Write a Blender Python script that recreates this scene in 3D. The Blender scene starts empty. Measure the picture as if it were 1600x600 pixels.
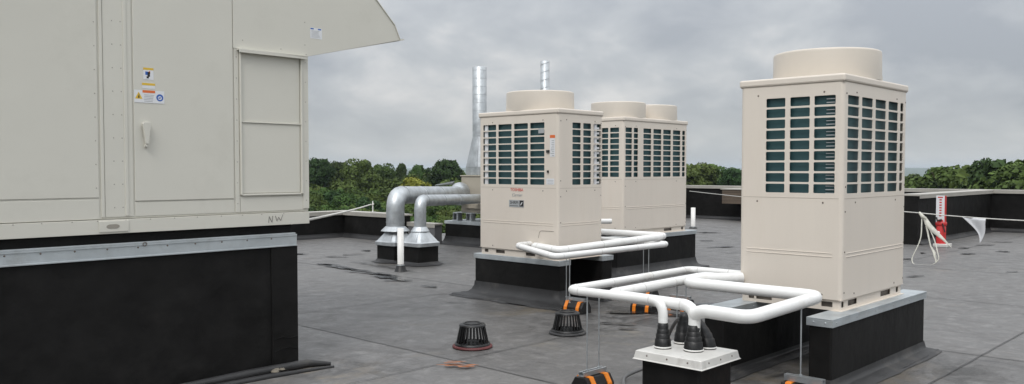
import bpy, bmesh, math, random
import numpy as np
from mathutils import Vector, Matrix
random.seed(7); rng=np.random.default_rng(7)
S=bpy.context.scene; COL=S.collection
R=math.radians; PI=math.pi
CAMZ=1.46
# ------------------------------------------------------------------ materials
def mat(name, col, rough=.6, metal=0., var=0., vscale=3., bump=0., bscale=60., spec=.5, bdist=.01, dirt=None, dscale=2., stretch=(1,1,1), coat=0.):
    m=bpy.data.materials.new(name); m.use_nodes=True; nt=m.node_tree; b=nt.nodes['Principled BSDF']
    b.inputs['Roughness'].default_value=rough; b.inputs['Metallic'].default_value=metal
    b.inputs['Specular IOR Level'].default_value=spec; b.inputs['Coat Weight'].default_value=coat
    c=(*col,1); b.inputs['Base Color'].default_value=c
    L=nt.links.new; tc=nt.nodes.new('ShaderNodeTexCoord')
    mp=nt.nodes.new('ShaderNodeMapping'); mp.inputs['Scale'].default_value=stretch; L(tc.outputs['Object'],mp.inputs[0])
    out=None
    if var:
        n=nt.nodes.new('ShaderNodeTexNoise'); n.inputs['Scale'].default_value=vscale; n.inputs['Detail'].default_value=6; n.inputs['Roughness'].default_value=.6
        L(mp.outputs[0],n.inputs['Vector'])
        mx=nt.nodes.new('ShaderNodeMix'); mx.data_type='RGBA'
        mx.inputs['A'].default_value=tuple(max(0,x*(1-var)) for x in col)+(1,); mx.inputs['B'].default_value=tuple(min(1,x*(1+var)) for x in col)+(1,)
        cr=nt.nodes.new('ShaderNodeMapRange'); cr.inputs[1].default_value=.3; cr.inputs[2].default_value=.7
        L(n.outputs[0],cr.inputs[0]); L(cr.outputs[0],mx.inputs['Factor']); out=mx.outputs['Result']
        rr=nt.nodes.new('ShaderNodeMapRange'); rr.inputs[3].default_value=max(.05,rough-.12); rr.inputs[4].default_value=min(1,rough+.1)
        L(n.outputs[0],rr.inputs[0]); L(rr.outputs[0],b.inputs['Roughness'])
    if dirt:
        n=nt.nodes.new('ShaderNodeTexNoise'); n.inputs['Scale'].default_value=dscale; n.inputs['Detail'].default_value=9; n.inputs['Roughness'].default_value=.7
        L(mp.outputs[0],n.inputs['Vector'])
        cr=nt.nodes.new('ShaderNodeMapRange'); cr.inputs[1].default_value=.55; cr.inputs[2].default_value=.75; L(n.outputs[0],cr.inputs[0])
        mx=nt.nodes.new('ShaderNodeMix'); mx.data_type='RGBA'
        if out: L(out,mx.inputs['A'])
        else: mx.inputs['A'].default_value=c
        mx.inputs['B'].default_value=(*dirt,1); L(cr.outputs[0],mx.inputs['Factor']); out=mx.outputs['Result']
    if out: L(out,b.inputs['Base Color'])
    if bump:
        n=nt.nodes.new('ShaderNodeTexNoise'); n.inputs['Scale'].default_value=bscale; n.inputs['Detail'].default_value=4
        L(mp.outputs[0],n.inputs['Vector'])
        bp=nt.nodes.new('ShaderNodeBump'); bp.inputs['Strength'].default_value=bump; bp.inputs['Distance'].default_value=bdist
        L(n.outputs[0],bp.inputs['Height']); L(bp.outputs[0],b.inputs['Normal'])
    return m
M={}
M['beige']=mat('beige_paint',(.715,.650,.572),.40,var=.025,vscale=2.2,stretch=(2.5,2.5,.35),dirt=(.67,.60,.52),dscale=1.1,bump=.05,bscale=2.2,bdist=.02)
M['beige_top']=mat('shroud_plastic',(.585,.532,.462),.42,var=.02)
M['screw']=mat('screw_metal',(.16,.13,.11),.5,metal=.5)
M['grey_paint']=mat('grey_green_paint',(.635,.62,.555),.42,var=.025,vscale=1.2,bump=.28,bscale=1.3,bdist=.02,dirt=(.59,.575,.51),dscale=1.3)
M['grey_line']=mat('joint_sealant',(.30,.28,.24),.7)
M['black']=mat('black_membrane',(.0105,.0102,.010),.6,var=.35,vscale=4,bump=.7,bscale=3.2,bdist=.03,spec=.16,dirt=(.022,.021,.020),dscale=1.6)
M['blackdust']=mat('dusty_membrane',(.024,.024,.025),.6,var=.4,vscale=3,bump=.4,bscale=6,bdist=.02,dirt=(.075,.07,.063),dscale=3)
M['greymembrane']=mat('grey_faced_membrane',(.13,.13,.135),.6,var=.2,vscale=3)
M['rubber']=mat('black_rubber',(.008,.008,.0085),.45,var=.2,bump=.2,bscale=40)
M['galv']=mat('galvanised_steel',(.47,.495,.51),.44,metal=.75,var=.22,vscale=7,bump=.25,bscale=5,bdist=.02)
M['galv2']=mat('galvanised_flashing',(.50,.54,.56),.42,metal=.55,var=.12,vscale=6,bump=.2,bscale=3,bdist=.02,dirt=(.36,.37,.37),dscale=2.5)
M['coping']=mat('coping_metal',(.42,.40,.36),.5,metal=.2,var=.1,vscale=2)
M['white']=mat('white_jacket',(.80,.80,.785),.34,var=.03,vscale=5,bump=.3,bscale=9,bdist=.012,dirt=(.66,.64,.60),dscale=3.5)
M['tape']=mat('jacket_tape',(.66,.655,.64),.45,var=.05)
M['pvc']=mat('white_pvc',(.80,.79,.76),.35,var=.04)
M['cap']=mat('painted_cap',(.60,.59,.56),.5,var=.08,vscale=8,dirt=(.42,.40,.37),dscale=7)
M['orange']=mat('orange_strip',(.82,.24,.02),.45,var=.08)
M['coil']=None
M['dark']=mat('dark_inside',(.012,.014,.015),.7)
M['red']=mat('red_paint',(.55,.03,.03),.45,var=.1)
M['drainred']=mat('red_sealant',(.10,.022,.022),.6,var=.2)
M['tan']=mat('tan_paint',(.42,.38,.31),.5,var=.06)
M['brown']=mat('brown_siding',(.115,.088,.065),.6,var=.15)
M['hose']=mat('grey_conduit',(.13,.13,.13),.45)
M['rope']=mat('white_rope',(.62,.61,.57),.8,var=.15,vscale=30)
M['plastic']=mat('dirty_plastic_film',(.58,.57,.50),.45,var=.2,vscale=12)
M['lab_white']=mat('label_white',(.74,.75,.77),.4)
M['lab_yellow']=mat('label_yellow',(.72,.48,.05),.4)
M['lab_orange']=mat('label_orange',(.72,.16,.04),.4)
M['lab_blue']=mat('label_blue',(.03,.12,.45),.4)
M['lab_black']=mat('label_black',(.02,.02,.02),.4)
M['lab_grey']=mat('label_grey',(.38,.40,.41),.35)
M['lab_red']=mat('label_red',(.62,.035,.02),.4)
M['joint_shade']=mat('joint_and_gap_shade',(.45,.40,.345),.7)
M['pscrew']=mat('painted_screw',(.36,.34,.30),.5)
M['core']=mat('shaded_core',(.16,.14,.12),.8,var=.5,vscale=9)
M['ink']=mat('pencil_ink',(.24,.23,.21),.8)
M['rust']=mat('rust_flake',(.36,.13,.05),.8,var=.4,vscale=20)
M['bark']=mat('bark',(.10,.075,.05),.9,var=.3,vscale=8)
def coil_mat():
    m=mat('coil_fins',(.022,.062,.072),.45,metal=.2)
    nt=m.node_tree; b=nt.nodes['Principled BSDF']; L=nt.links.new
    tc=nt.nodes.new('ShaderNodeTexCoord'); w=nt.nodes.new('ShaderNodeTexWave'); w.bands_direction='Z'; w.inputs['Scale'].default_value=60; w.inputs['Distortion'].default_value=.3
    L(tc.outputs['Object'],w.inputs['Vector'])
    mx=nt.nodes.new('ShaderNodeMix'); mx.data_type='RGBA'; mx.inputs['A'].default_value=(.024,.066,.074,1); mx.inputs['B'].default_value=(.042,.108,.120,1)
    L(w.outputs[0],mx.inputs['Factor']); L(mx.outputs['Result'],b.inputs['Base Color'])
    bp=nt.nodes.new('ShaderNodeBump'); bp.inputs['Strength'].default_value=.3; bp.inputs['Distance'].default_value=.001; L(w.outputs[0],bp.inputs['Height']); L(bp.outputs[0],b.inputs['Normal'])
    return m
M['coil']=coil_mat()
# ------------------------------------------------------------------ object helpers
def props(o,label=None,cat=None,group=None,kind=None):
    if label: o['label']=label
    if cat: o['category']=cat
    if group: o['group']=group
    if kind: o['kind']=kind
    return o
def thing(name,label,cat,loc=(0,0,0),group=None,rz=0):
    o=bpy.data.objects.new(name,None); COL.objects.link(o); o.location=loc; o.rotation_euler=(0,0,rz)
    o.empty_display_size=.1
    o['o']=list(loc); props(o,label,cat,group); return o
class MB:
    def __init__(s): s.v=[]; s.f=[]; s.m=[]; s.sm=[]
    def add(s,vs,fs,m=0,smooth=False):
        n=len(s.v); s.v+= [tuple(v) for v in vs]
        for f in fs: s.f.append([i+n for i in f]); s.m.append(m); s.sm.append(smooth)
        return s
    def box(s,x0,x1,y0,y1,z0,z1,m=0):
        v=[(x,y,z) for z in(z0,z1) for y in(y0,y1) for x in(x0,x1)]
        return s.add(v,[(0,2,3,1),(4,5,7,6),(0,1,5,4),(2,6,7,3),(0,4,6,2),(1,3,7,5)],m)
    def quad(s,*p,m=0): return s.add(p,[tuple(range(len(p)))],m)
    def prism(s,poly,a,b,fn,m=0):
        """poly 2D points, extruded between a and b with fn(p,q,d)"""
        n=len(poly); v=[fn(p[0],p[1],a) for p in poly]+[fn(p[0],p[1],b) for p in poly]
        f=[tuple(range(n)),tuple(range(2*n-1,n-1,-1))]+[(i,(i+1)%n,n+(i+1)%n,n+i) for i in range(n)]
        return s.add(v,f,m)
    def tube(s,path,r,seg=12,m=0,cap=True):
        P=[Vector(p) for p in path]; n=len(P); rs=r if isinstance(r,(list,tuple)) else [r]*n
        T=[]
        for i in range(n):
            a=(P[i]-P[i-1]).normalized() if i>0 else None; b=(P[i+1]-P[i]).normalized() if i<n-1 else None
            t=(a+b).normalized() if a and b and (a+b).length>1e-6 else (a or b); T.append(t)
        u=T[0].orthogonal().normalized(); vs=[]
        for i in range(n):
            u=(u-T[i]*u.dot(T[i])).normalized(); w=T[i].cross(u)
            for k in range(seg):
                t=2*PI*k/seg; vs.append(P[i]+(u*math.cos(t)+w*math.sin(t))*rs[i])
        fs=[(i*seg+k,i*seg+(k+1)%seg,(i+1)*seg+(k+1)%seg,(i+1)*seg+k) for i in range(n-1) for k in range(seg)]
        s.add(vs,fs,m,True)
        if cap:
            s.add(vs[:seg],[tuple(range(seg))],m); s.add(vs[-seg:],[tuple(range(seg))],m)
        return s
    def lathe(s,prof,c,seg=48,m=0,smooth=True):
        vs=[]; n=len(prof)
        for (r,z) in prof:
            for k in range(seg):
                t=2*PI*k/seg; vs.append((c[0]+r*math.cos(t),c[1]+r*math.sin(t),c[2]+z))
        fs=[(i*seg+k,i*seg+(k+1)%seg,(i+1)*seg+(k+1)%seg,(i+1)*seg+k) for i in range(n-1) for k in range(seg)]
        return s.add(vs,fs,m,smooth)
    def dome(s,c,r,nrm,m=0,seg=8):
        c=Vector(c); n=Vector(nrm).normalized(); u=n.orthogonal().normalized(); w=n.cross(u)
        ring=[c+(u*math.cos(2*PI*k/seg)+w*math.sin(2*PI*k/seg))*r for k in range(seg)]
        r2=[c+n*r*.5+(u*math.cos(2*PI*k/seg)+w*math.sin(2*PI*k/seg))*r*.6 for k in range(seg)]
        s.add(ring+r2,[(k,(k+1)%seg,seg+(k+1)%seg,seg+k) for k in range(seg)]+[tuple(range(seg,2*seg))],m,True); return s
    def build(s,name,mats,parent=None,bevel=0,smooth_angle=None,loc=None):
        me=bpy.data.meshes.new(name); o=bpy.data.objects.new(name,me); COL.objects.link(o)
        org=Vector((0,0,0))
        if parent is not None:
            org=Vector(parent['o']); o.parent=parent
            o['o']=list(org)
        elif loc is not None:
            org=Vector(loc); o.location=loc; o['o']=list(org)
        else: o['o']=[0,0,0]
        me.from_pydata([tuple(Vector(v)-org) for v in s.v],[],s.f)
        if not isinstance(mats,(list,tuple)): mats=[mats]
        for m in mats: me.materials.append(M[m] if isinstance(m,str) else m)
        me.polygons.foreach_set('material_index',s.m); me.polygons.foreach_set('use_smooth',s.sm)
        bm=bmesh.new(); bm.from_mesh(me); bmesh.ops.remove_doubles(bm,verts=bm.verts,dist=1e-5) if bevel else None
        bmesh.ops.recalc_face_normals(bm,faces=bm.faces); bm.to_mesh(me); bm.free()
        me.update()
        if bevel:
            b=o.modifiers.new('edge','BEVEL'); b.width=bevel; b.segments=2; b.limit_method='ANGLE'; b.angle_limit=R(40)
            b.harden_normals=False
        return o
def clean():
    for o in bpy.data.objects:
        if 'o' in o: del o['o']
def fillet(path,rad,n=7):
    P=[Vector(p) for p in path]; out=[P[0]]
    for i in range(1,len(P)-1):
        a=(P[i-1]-P[i]); b=(P[i+1]-P[i]); r=min(rad,a.length*.45,b.length*.45)
        A=P[i]+a.normalized()*r; B=P[i]+b.normalized()*r
        for k in range(n+1):
            t=k/n; out.append(A*(1-t)**2+P[i]*2*t*(1-t)+B*t*t)
    out.append(P[-1]); return out
def holes(mb,fn,s0,s1,t0,t1,cols,rows,rc=.008,depth=.005,m=0,n=3):
    """a sheet s0..s1 x t0..t1 with rounded rectangular holes cols x rows; fn(s,t,d) -> point"""
    cs=[c[0] for c in cols]; 
    sb=[s0]+[(cols[i][1]+cols[i+1][0])/2 for i in range(len(cols)-1)]+[s1]
    tb=[t0]+[(rows[i][1]+rows[i+1][0])/2 for i in range(len(rows)-1)]+[t1]
    gap=.006
    sb[0]=cols[0][0]-gap; sb[-1]=cols[-1][1]+gap; tb[0]=rows[0][0]-gap; tb[-1]=rows[-1][1]+gap
    for (a,b,c,d) in ((s0,s1,t0,tb[0]),(s0,s1,tb[-1],t1),(s0,sb[0],tb[0],tb[-1]),(sb[-1],s1,tb[0],tb[-1])):
        mb.quad(fn(a,c,0),fn(b,c,0),fn(b,d,0),fn(a,d,0),m=m)
    for i,(a,b) in enumerate(cols):
        for j,(c,d) in enumerate(rows):
            r=min(rc,(b-a)*.4)
            pts=[]
            for (cx,cy,q) in ((a+r,c+r,2),(b-r,c+r,3),(b-r,d-r,0),(a+r,d-r,1)):
                for k in range(n+1):
                    t=PI/2*(q+k/n); pts.append((cx+r*math.cos(t),cy+r*math.sin(t)))
            N=len(pts); oc=[(sb[i],tb[j]),(sb[i+1],tb[j]),(sb[i+1],tb[j+1]),(sb[i],tb[j+1])]
            vs=[fn(p[0],p[1],0) for p in pts]+[fn(p[0],p[1],0) for p in oc]+[fn(p[0],p[1],depth) for p in pts]
            fs=[]
            for q in range(4):
                for k in range(n): fs.append((N+q,q*(n+1)+k,q*(n+1)+k+1))
                fs.append((N+q,q*(n+1)+n,((q+1)*(n+1))%N,N+(q+1)%4))
            for k in range(N): fs.append((k,(k+1)%N,N+4+(k+1)%N,N+4+k))
            mb.add(vs,fs,m)
def text(body,size,fn_mat,parent,name,mats,ext=.0006,shear=0,align='CENTER'):
    cu=bpy.data.curves.new(name,'FONT'); cu.body=body; cu.size=size; cu.extrude=ext; cu.shear=shear; cu.align_x=align; cu.align_y='CENTER'; cu.resolution_u=3
    o=bpy.data.objects.new('tmp',cu); COL.objects.link(o)
    bpy.context.view_layer.update()
    me=bpy.data.meshes.new_from_object(o); bpy.data.objects.remove(o); 
    vs=[v.co.copy() for v in me.vertices]; org=Vector(parent['o'])
    for v,c in zip(me.vertices,vs): v.co=Vector(fn_mat(c.x,c.y,c.z))-org
    me.materials.clear(); me.materials.append(M[mats]); me.update()
    o=bpy.data.objects.new(name,me); COL.objects.link(o); o.parent=parent; o['o']=list(org); return o
def rows_(z0=1.298,z1=1.972,n=9,bar=.0135):
    p=(z1-z0+bar)/n; return [(z0+i*p,z0+i*p+p-bar) for i in range(n)]
# ------------------------------------------------------------------ camera, world, sun
cam=bpy.data.cameras.new('camera'); co=bpy.data.objects.new('camera',cam); COL.objects.link(co); S.camera=co
f,th,pt,y0=1326.26,.7619,.0373,314.9
cam.sensor_fit='HORIZONTAL'; cam.sensor_width=36; cam.lens=f/1600*36; cam.shift_y=(y0-300)/1600
cam.clip_end=30000; cam.clip_start=.05
co.location=(0,0,CAMZ); co.rotation_euler=(PI/2-pt,0,th-PI/2)
S.view_settings.view_transform='Standard'; S.view_settings.look='None'; S.view_settings.exposure=0; S.view_settings.gamma=1
S.view_settings.use_curve_mapping=False
w=bpy.data.worlds.new('World'); S.world=w; w.use_nodes=True; nt=w.node_tree; L=nt.links.new; nt.nodes.clear()
out=nt.nodes.new('ShaderNodeOutputWorld'); bg=nt.nodes.new('ShaderNodeBackground'); bg.inputs['Strength'].default_value=.114; L(bg.outputs[0],out.inputs[0])
sun_az=R(205); sun_el=R(52)   # direction towards the sun in the xy plane
sky=nt.nodes.new('ShaderNodeTexSky'); sky.sky_type='NISHITA'; sky.sun_disc=False; sky.sun_elevation=sun_el; sky.sun_rotation=PI/2-sun_az
tc=nt.nodes.new('ShaderNodeTexCoord'); sx=nt.nodes.new('ShaderNodeSeparateXYZ'); L(tc.outputs['Generated'],sx.inputs[0])
def mth(op,a,b=None,c=None):
    n=nt.nodes.new('ShaderNodeMath'); n.operation=op
    for i,x in enumerate((a,b,c)):
        if x is None: continue
        if isinstance(x,(int,float)): n.inputs[i].default_value=x
        else: L(x,n.inputs[i])
    return n.outputs[0]
zc=mth('MAXIMUM',sx.outputs[2],0.0); den=mth('ADD',zc,.42)
cv=nt.nodes.new('ShaderNodeCombineXYZ'); L(mth('DIVIDE',sx.outputs[0],den),cv.inputs[0]); L(mth('DIVIDE',sx.outputs[1],den),cv.inputs[1])
def cloud(scale,detail,off,rough=.55,dist=.3):
    mp=nt.nodes.new('ShaderNodeMapping'); mp.inputs['Location'].default_value=off; L(cv.outputs[0],mp.inputs[0])
    n=nt.nodes.new('ShaderNodeTexNoise'); n.inputs['Scale'].default_value=scale; n.inputs['Detail'].default_value=detail; n.inputs['Roughness'].default_value=rough; n.inputs['Distortion'].default_value=dist
    L(mp.outputs[0],n.inputs['Vector']); return n.outputs[0]
n1=cloud(1.5,4,(3.1,1.7,0),.5,.15); n2=cloud(5.0,8,(7.3,2.2,4),.55,.2)
mix=mth('ADD',mth('MULTIPLY',n1,.64),mth('MULTIPLY',n2,.36))
cr=nt.nodes.new('ShaderNodeValToRGB'); L(mix,cr.inputs[0]); e=cr.color_ramp.elements
e[0].position=.405; e[0].color=(.335,.355,.385,1); e[1].position=.605; e[1].color=(.615,.61,.605,1)
x=cr.color_ramp.elements.new(.50); x.color=(.435,.452,.470,1)
# overcast: brighter overhead than at the horizon
br=mth('ADD',mth('MULTIPLY',mth('POWER',zc,1.5),3.0),.96)
k=nt.nodes.new('ShaderNodeVectorMath'); k.operation='SCALE'; L(cr.outputs[0],k.inputs[0]); L(mth('MULTIPLY',br,10.0),k.inputs['Scale'])
# paler, flatter band near the horizon
hz=nt.nodes.new('ShaderNodeMapRange'); hz.inputs[1].default_value=0; hz.inputs[2].default_value=.075; hz.inputs[3].default_value=.8; hz.inputs[4].default_value=0; L(zc,hz.inputs[0])
mh=nt.nodes.new('ShaderNodeMix'); mh.data_type='RGBA'; L(hz.outputs[0],mh.inputs['Factor']); L(k.outputs[0],mh.inputs['A']); mh.inputs['B'].default_value=(4.85,5.05,5.1,1)
ms=nt.nodes.new('ShaderNodeMix'); ms.data_type='RGBA'; ms.inputs['Factor'].default_value=.06; L(mh.outputs['Result'],ms.inputs['A']); L(sky.outputs[0],ms.inputs['B'])
L(ms.outputs['Result'],bg.inputs['Color'])
sl=bpy.data.lights.new('sun','SUN'); sl.energy=1.45; sl.angle=R(25); sl.color=(1,.965,.92); so=bpy.data.objects.new('sun',sl); COL.objects.link(so)
sd=Vector((math.cos(sun_az)*math.cos(sun_el),math.sin(sun_az)*math.cos(sun_el),math.sin(sun_el)))
so.rotation_euler=sd.to_track_quat('Z','Y').to_euler(); so.location=(0,0,30)

# ------------------------------------------------------------------ roof sheet
def roof_mat():
    m=bpy.data.materials.new('roof_membrane'); m.use_nodes=True; nt=m.node_tree; b=nt.nodes['Principled BSDF']; L=nt.links.new
    tc=nt.nodes.new('ShaderNodeTexCoord')
    def noise(sc,det,ro,scale=(1,1,1),rot=0,dist=0):
        mp=nt.nodes.new('ShaderNodeMapping'); mp.inputs['Scale'].default_value=scale; mp.inputs['Rotation'].default_value=(0,0,rot); L(tc.outputs['Object'],mp.inputs[0])
        n=nt.nodes.new('ShaderNodeTexNoise'); n.inputs['Scale'].default_value=sc; n.inputs['Detail'].default_value=det; n.inputs['Roughness'].default_value=ro; n.inputs['Distortion'].default_value=dist
        L(mp.outputs[0],n.inputs['Vector']); return n.outputs[0]
    def mr(x,a,bb,c=0,d=1):
        n=nt.nodes.new('ShaderNodeMapRange'); n.inputs[1].default_value=a; n.inputs[2].default_value=bb; n.inputs[3].default_value=c; n.inputs[4].default_value=d; L(x,n.inputs[0]); return n.outputs[0]
    def mixc(fac,A,B):
        n=nt.nodes.new('ShaderNodeMix'); n.data_type='RGBA'; L(fac,n.inputs['Factor'])
        for k,v in(('A',A),('B',B)):
            if isinstance(v,tuple): n.inputs[k].default_value=(*v,1)
            else: L(v,n.inputs[k])
        return n.outputs['Result']
    big=noise(.45,5,.6); mid=noise(3.2,8,.7,dist=.6); streak=noise(5,6,.65,(1,.12,1),R(0)); streak2=noise(9,6,.7,(.15,1,1),R(-46)); fine=noise(60,3,.6)
    c=mixc(mr(big,.3,.7),(.112,.108,.105),(.150,.145,.140))
    bl=noise(7,8,.72,dist=.4)
    c=mixc(mr(bl,.50,.72,0,.75),c,(.25,.243,.236))
    c=mixc(mr(mid,.54,.72,0,.7),c,(.085,.082,.080))
    c=mixc(mr(streak,.55,.72,0,.35),c,(.095,.094,.096))
    sp=noise(15,9,.8)
    c=mixc(mr(sp,.66,.72,0,.85),c,(.33,.31,.27))
    scr=noise(4,9,.8,(1,.22,1),R(46),.4)
    c=mixc(mr(scr,.57,.66,0,.75),c,(.068,.067,.068))
    scr2=noise(6,9,.8,(1,.25,1),R(38),.4)
    c=mixc(mr(scr2,.60,.68,0,.7),c,(.26,.25,.245))
    sp2=noise(9,9,.85)
    c=mixc(mr(sp2,.66,.70,0,.7),c,(.045,.044,.043))
    silt=noise(1.1,9,.75,dist=.8)
    c=mixc(mr(silt,.58,.74,0,.5),c,(.18,.155,.12))
    # damp and silty ground round the curbs, where water stands: soft zones broken by noise
    brk=noise(2.6,9,.75,dist=1.0)
    for (X,Y,r0,r1,colr_,lo,hi) in ((6.9,5.0,.3,1.7,(.030,.029,.028),.44,.56),(6.3,7.0,.1,1.0,(.040,.038,.036),.46,.60),(8.5,10.3,.3,1.0,(.045,.044,.042),.36,.52),(5.7,2.7,.1,1.3,(.035,.033,.030),.45,.6),(3.7,5.2,.1,.9,(.045,.043,.04),.45,.6),(6.6,1.95,.1,.9,(.040,.038,.035),.44,.58),
        (5.9,2.65,.1,1.1,(.17,.14,.10),.52,.62),(6.2,4.3,.2,1.2,(.21,.19,.155),.54,.64),(6.5,5.6,.1,.8,(.15,.125,.09),.53,.63),(3.2,5.15,.1,.8,(.20,.17,.13),.5,.6),(7.4,10.0,.3,1.0,(.17,.15,.12),.55,.66)):
        vd=nt.nodes.new('ShaderNodeVectorMath'); vd.operation='DISTANCE'; L(tc.outputs['Object'],vd.inputs[0]); vd.inputs[1].default_value=(X,Y,0)
        fm=nt.nodes.new('ShaderNodeMath'); fm.operation='MULTIPLY'; L(mr(vd.outputs['Value'],r0,r1,1,0),fm.inputs[0]); L(mr(brk if colr_[0]<.1 else silt,lo,hi,0,.9),fm.inputs[1])
        c=mixc(fm.outputs[0],c,colr_)
    sp_=nt.nodes.new('ShaderNodeSeparateXYZ'); L(tc.outputs['Object'],sp_.inputs[0])
    m1=nt.nodes.new('ShaderNodeMath'); m1.operation='MULTIPLY_ADD'; L(sp_.outputs[0],m1.inputs[0]); m1.inputs[1].default_value=1/2.985; m1.inputs[2].default_value=-4.36/2.985+20
    m2=nt.nodes.new('ShaderNodeMath'); m2.operation='FLOOR'; L(m1.outputs[0],m2.inputs[0])
    wn=nt.nodes.new('ShaderNodeTexWhiteNoise'); wn.noise_dimensions='1D'; L(m2.outputs[0],wn.inputs['W'])
    hv=nt.nodes.new('ShaderNodeHueSaturation'); L(mr(wn.outputs['Value'],0,1,.84,1.10),hv.inputs['Value']); L(c,hv.inputs['Color']); c=hv.outputs[0]
    L(c,b.inputs['Base Color'])
    L(mr(mid,.3,.7,.36,.62),b.inputs['Roughness']); b.inputs['Specular IOR Level'].default_value=.45
    a=nt.nodes.new('ShaderNodeMath'); a.operation='ADD'; L(mid,a.inputs[0]); 
    s2=nt.nodes.new('ShaderNodeMath'); s2.operation='MULTIPLY'; L(streak2,s2.inputs[0]); s2.inputs[1].default_value=.7; L(s2.outputs[0],a.inputs[1])
    bp=nt.nodes.new('ShaderNodeBump'); bp.inputs['Strength'].default_value=.45; bp.inputs['Distance'].default_value=.02; L(a.outputs[0],bp.inputs['Height'])
    bp2=nt.nodes.new('ShaderNodeBump'); bp2.inputs['Strength'].default_value=.25; bp2.inputs['Distance'].default_value=.004; L(fine,bp2.inputs['Height']); L(bp.outputs[0],bp2.inputs['Normal'])
    L(bp2.outputs[0],b.inputs['Normal']); return m
M['roof']=roof_mat()
XW=22.4; YN=15.45; XS=10.95; YJ=12.6
# roof outline: two rectangles joined, walls of the building below go down to the ground
bmr=MB()
poly=[(-14,-14),(XW+.25,-14),(XW+.25,14.6),(XS+.3,14.6),(XS+.3,YN+.25),(-14,YN+.25)]
bmr.prism(poly,-.35,0,lambda p,q,d:(p,q,d))
props(bmr.build('flat_roof','roof'),kind='structure')
bb=MB(); poly2=[(-13.9,-13.9),(XW+.15,-13.9),(XW+.15,14.5),(XS+.2,14.5),(XS+.2,YN+.15),(-13.9,YN+.15)]
bb.prism(poly2,-21,-.354,lambda p,q,d:(p,q,d)); props(bb.build('building_storeys','tan'),kind='structure')

# membrane lap seams, patches, scuffs: each a sheet a few mm above the roof
def strip(p,q,wid,z,mb):
    p=Vector((*p,z)); q=Vector((*q,z)); d=(q-p).normalized(); nn=Vector((-d.y,d.x,0))*wid/2
    n=max(2,int((q-p).length/.25)); vs=[]
    for i in range(n+1):
        c=p.lerp(q,i/n)+Vector((random.uniform(-.004,.004),random.uniform(-.004,.004),0)); vs+= [c-nn,c+nn]
    mb.add(vs,[(2*i,2*i+1,2*i+3,2*i+2) for i in range(n)])
sm=MB()
for x in (4.36,7.33,10.3,13.4,16.4,19.4): strip((x,-3 if x<11 else -3),(x,14.4),.011,.004,sm)
for y in (1.9,7.48,4.75): strip((0.5 if y!=7.48 else 3.6,y),(22.3,y),.009,.0085,sm)
M['seam']=mat('seam_edge',(.062,.061,.060),.6,var=.6,vscale=5)
props(sm.build('membrane_seam','seam'),kind='structure')
def blot(mb,c,rx,ry,ang,z,n=40,rough=.5,seed=0):
    rr=random.Random(seed); ph=[rr.uniform(0,6.28) for _ in range(7)]
    pts=[]
    for k in range(n):
        t=2*PI*k/n; q=1+rough*sum(math.sin(t*(j+2)+ph[j])/(j+1.6) for j in range(7))*.55
        x=rx*q*math.cos(t); y=ry*q*math.sin(t); pts.append((c[0]+x*math.cos(ang)-y*math.sin(ang),c[1]+x*math.sin(ang)+y*math.cos(ang),z))
    mb.add([(c[0],c[1],z)]+pts,[(0,1+k,1+(k+1)%n) for k in range(n)])
M['wet']=mat('wet_membrane',(.014,.014,.015),.22,spec=.6)
M['wetedge']=mat('damp_membrane',(.055,.054,.052),.5,var=.4,vscale=5)
M['silt']=mat('dried_silt',(.17,.15,.12),.85,var=.3,vscale=7)
wet=MB(); k=0
# the long dark broken patch by the plastic pipe, laid along the lap of the sheet
for t in np.linspace(0,1,13):
    c=(7.40-.25*t+random.uniform(-.08,.08),11.0-2.0*t); blot(wet,c,.17+random.random()*.10,.03+random.random()*.03,R(-84)+random.uniform(-.2,.2),.014,seed=k,rough=.8); k+=1
for t in np.linspace(0,1,6):
    blot(wet,(7.95-.2*t,10.9-1.4*t),.16,.018,R(-84),.015,seed=k,rough=.9); k+=1
for (x,y,a,b_) in ((7.10,9.15,.16,.09),(7.0,8.75,.2,.04),(6.9,8.0,.1,.04),(7.05,5.05,.26,.06),(7.3,4.55,.30,.05),(8.1,4.75,.3,.04),(6.45,4.75,.15,.03),(6.3,4.55,.12,.02),(9.2,12.4,.12,.05),(8.6,12.0,.16,.04),(9.7,11.9,.1,.04),(9.0,11.3,.12,.03),(8.2,11.9,.2,.04),(9.6,11.1,.14,.03),(8.0,12.8,.22,.06),(9.9,12.6,.1,.03),(9.3,10.9,.1,.03)):
    blot(wet,(x,y),a,b_,R(-50)+random.uniform(-.5,.5),.0145,seed=k,rough=.8); k+=1
for i in range(24):
    blot(wet,(random.uniform(11.5,20),random.uniform(1.5,5.4)),random.uniform(.05,.22),random.uniform(.03,.07),R(-40)+random.uniform(-.3,.3),.0142,seed=k,rough=.9); k+=1
for i in range(10):
    blot(wet,(random.uniform(13,20),random.uniform(8,11.5)),random.uniform(.08,.25),random.uniform(.03,.08),R(-40)+random.uniform(-.3,.3),.0142,seed=k,rough=.9); k+=1
props(wet.build('puddle','wet'),kind='structure')
ru=MB()
for i in range(9): blot(ru,(4.24+random.uniform(-.07,.07),4.60+random.uniform(-.09,.09)),.05,.014,R(-48),.018,seed=k,rough=1); k+=1
props(ru.build('rust_stain','rust'),kind='structure')

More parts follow.
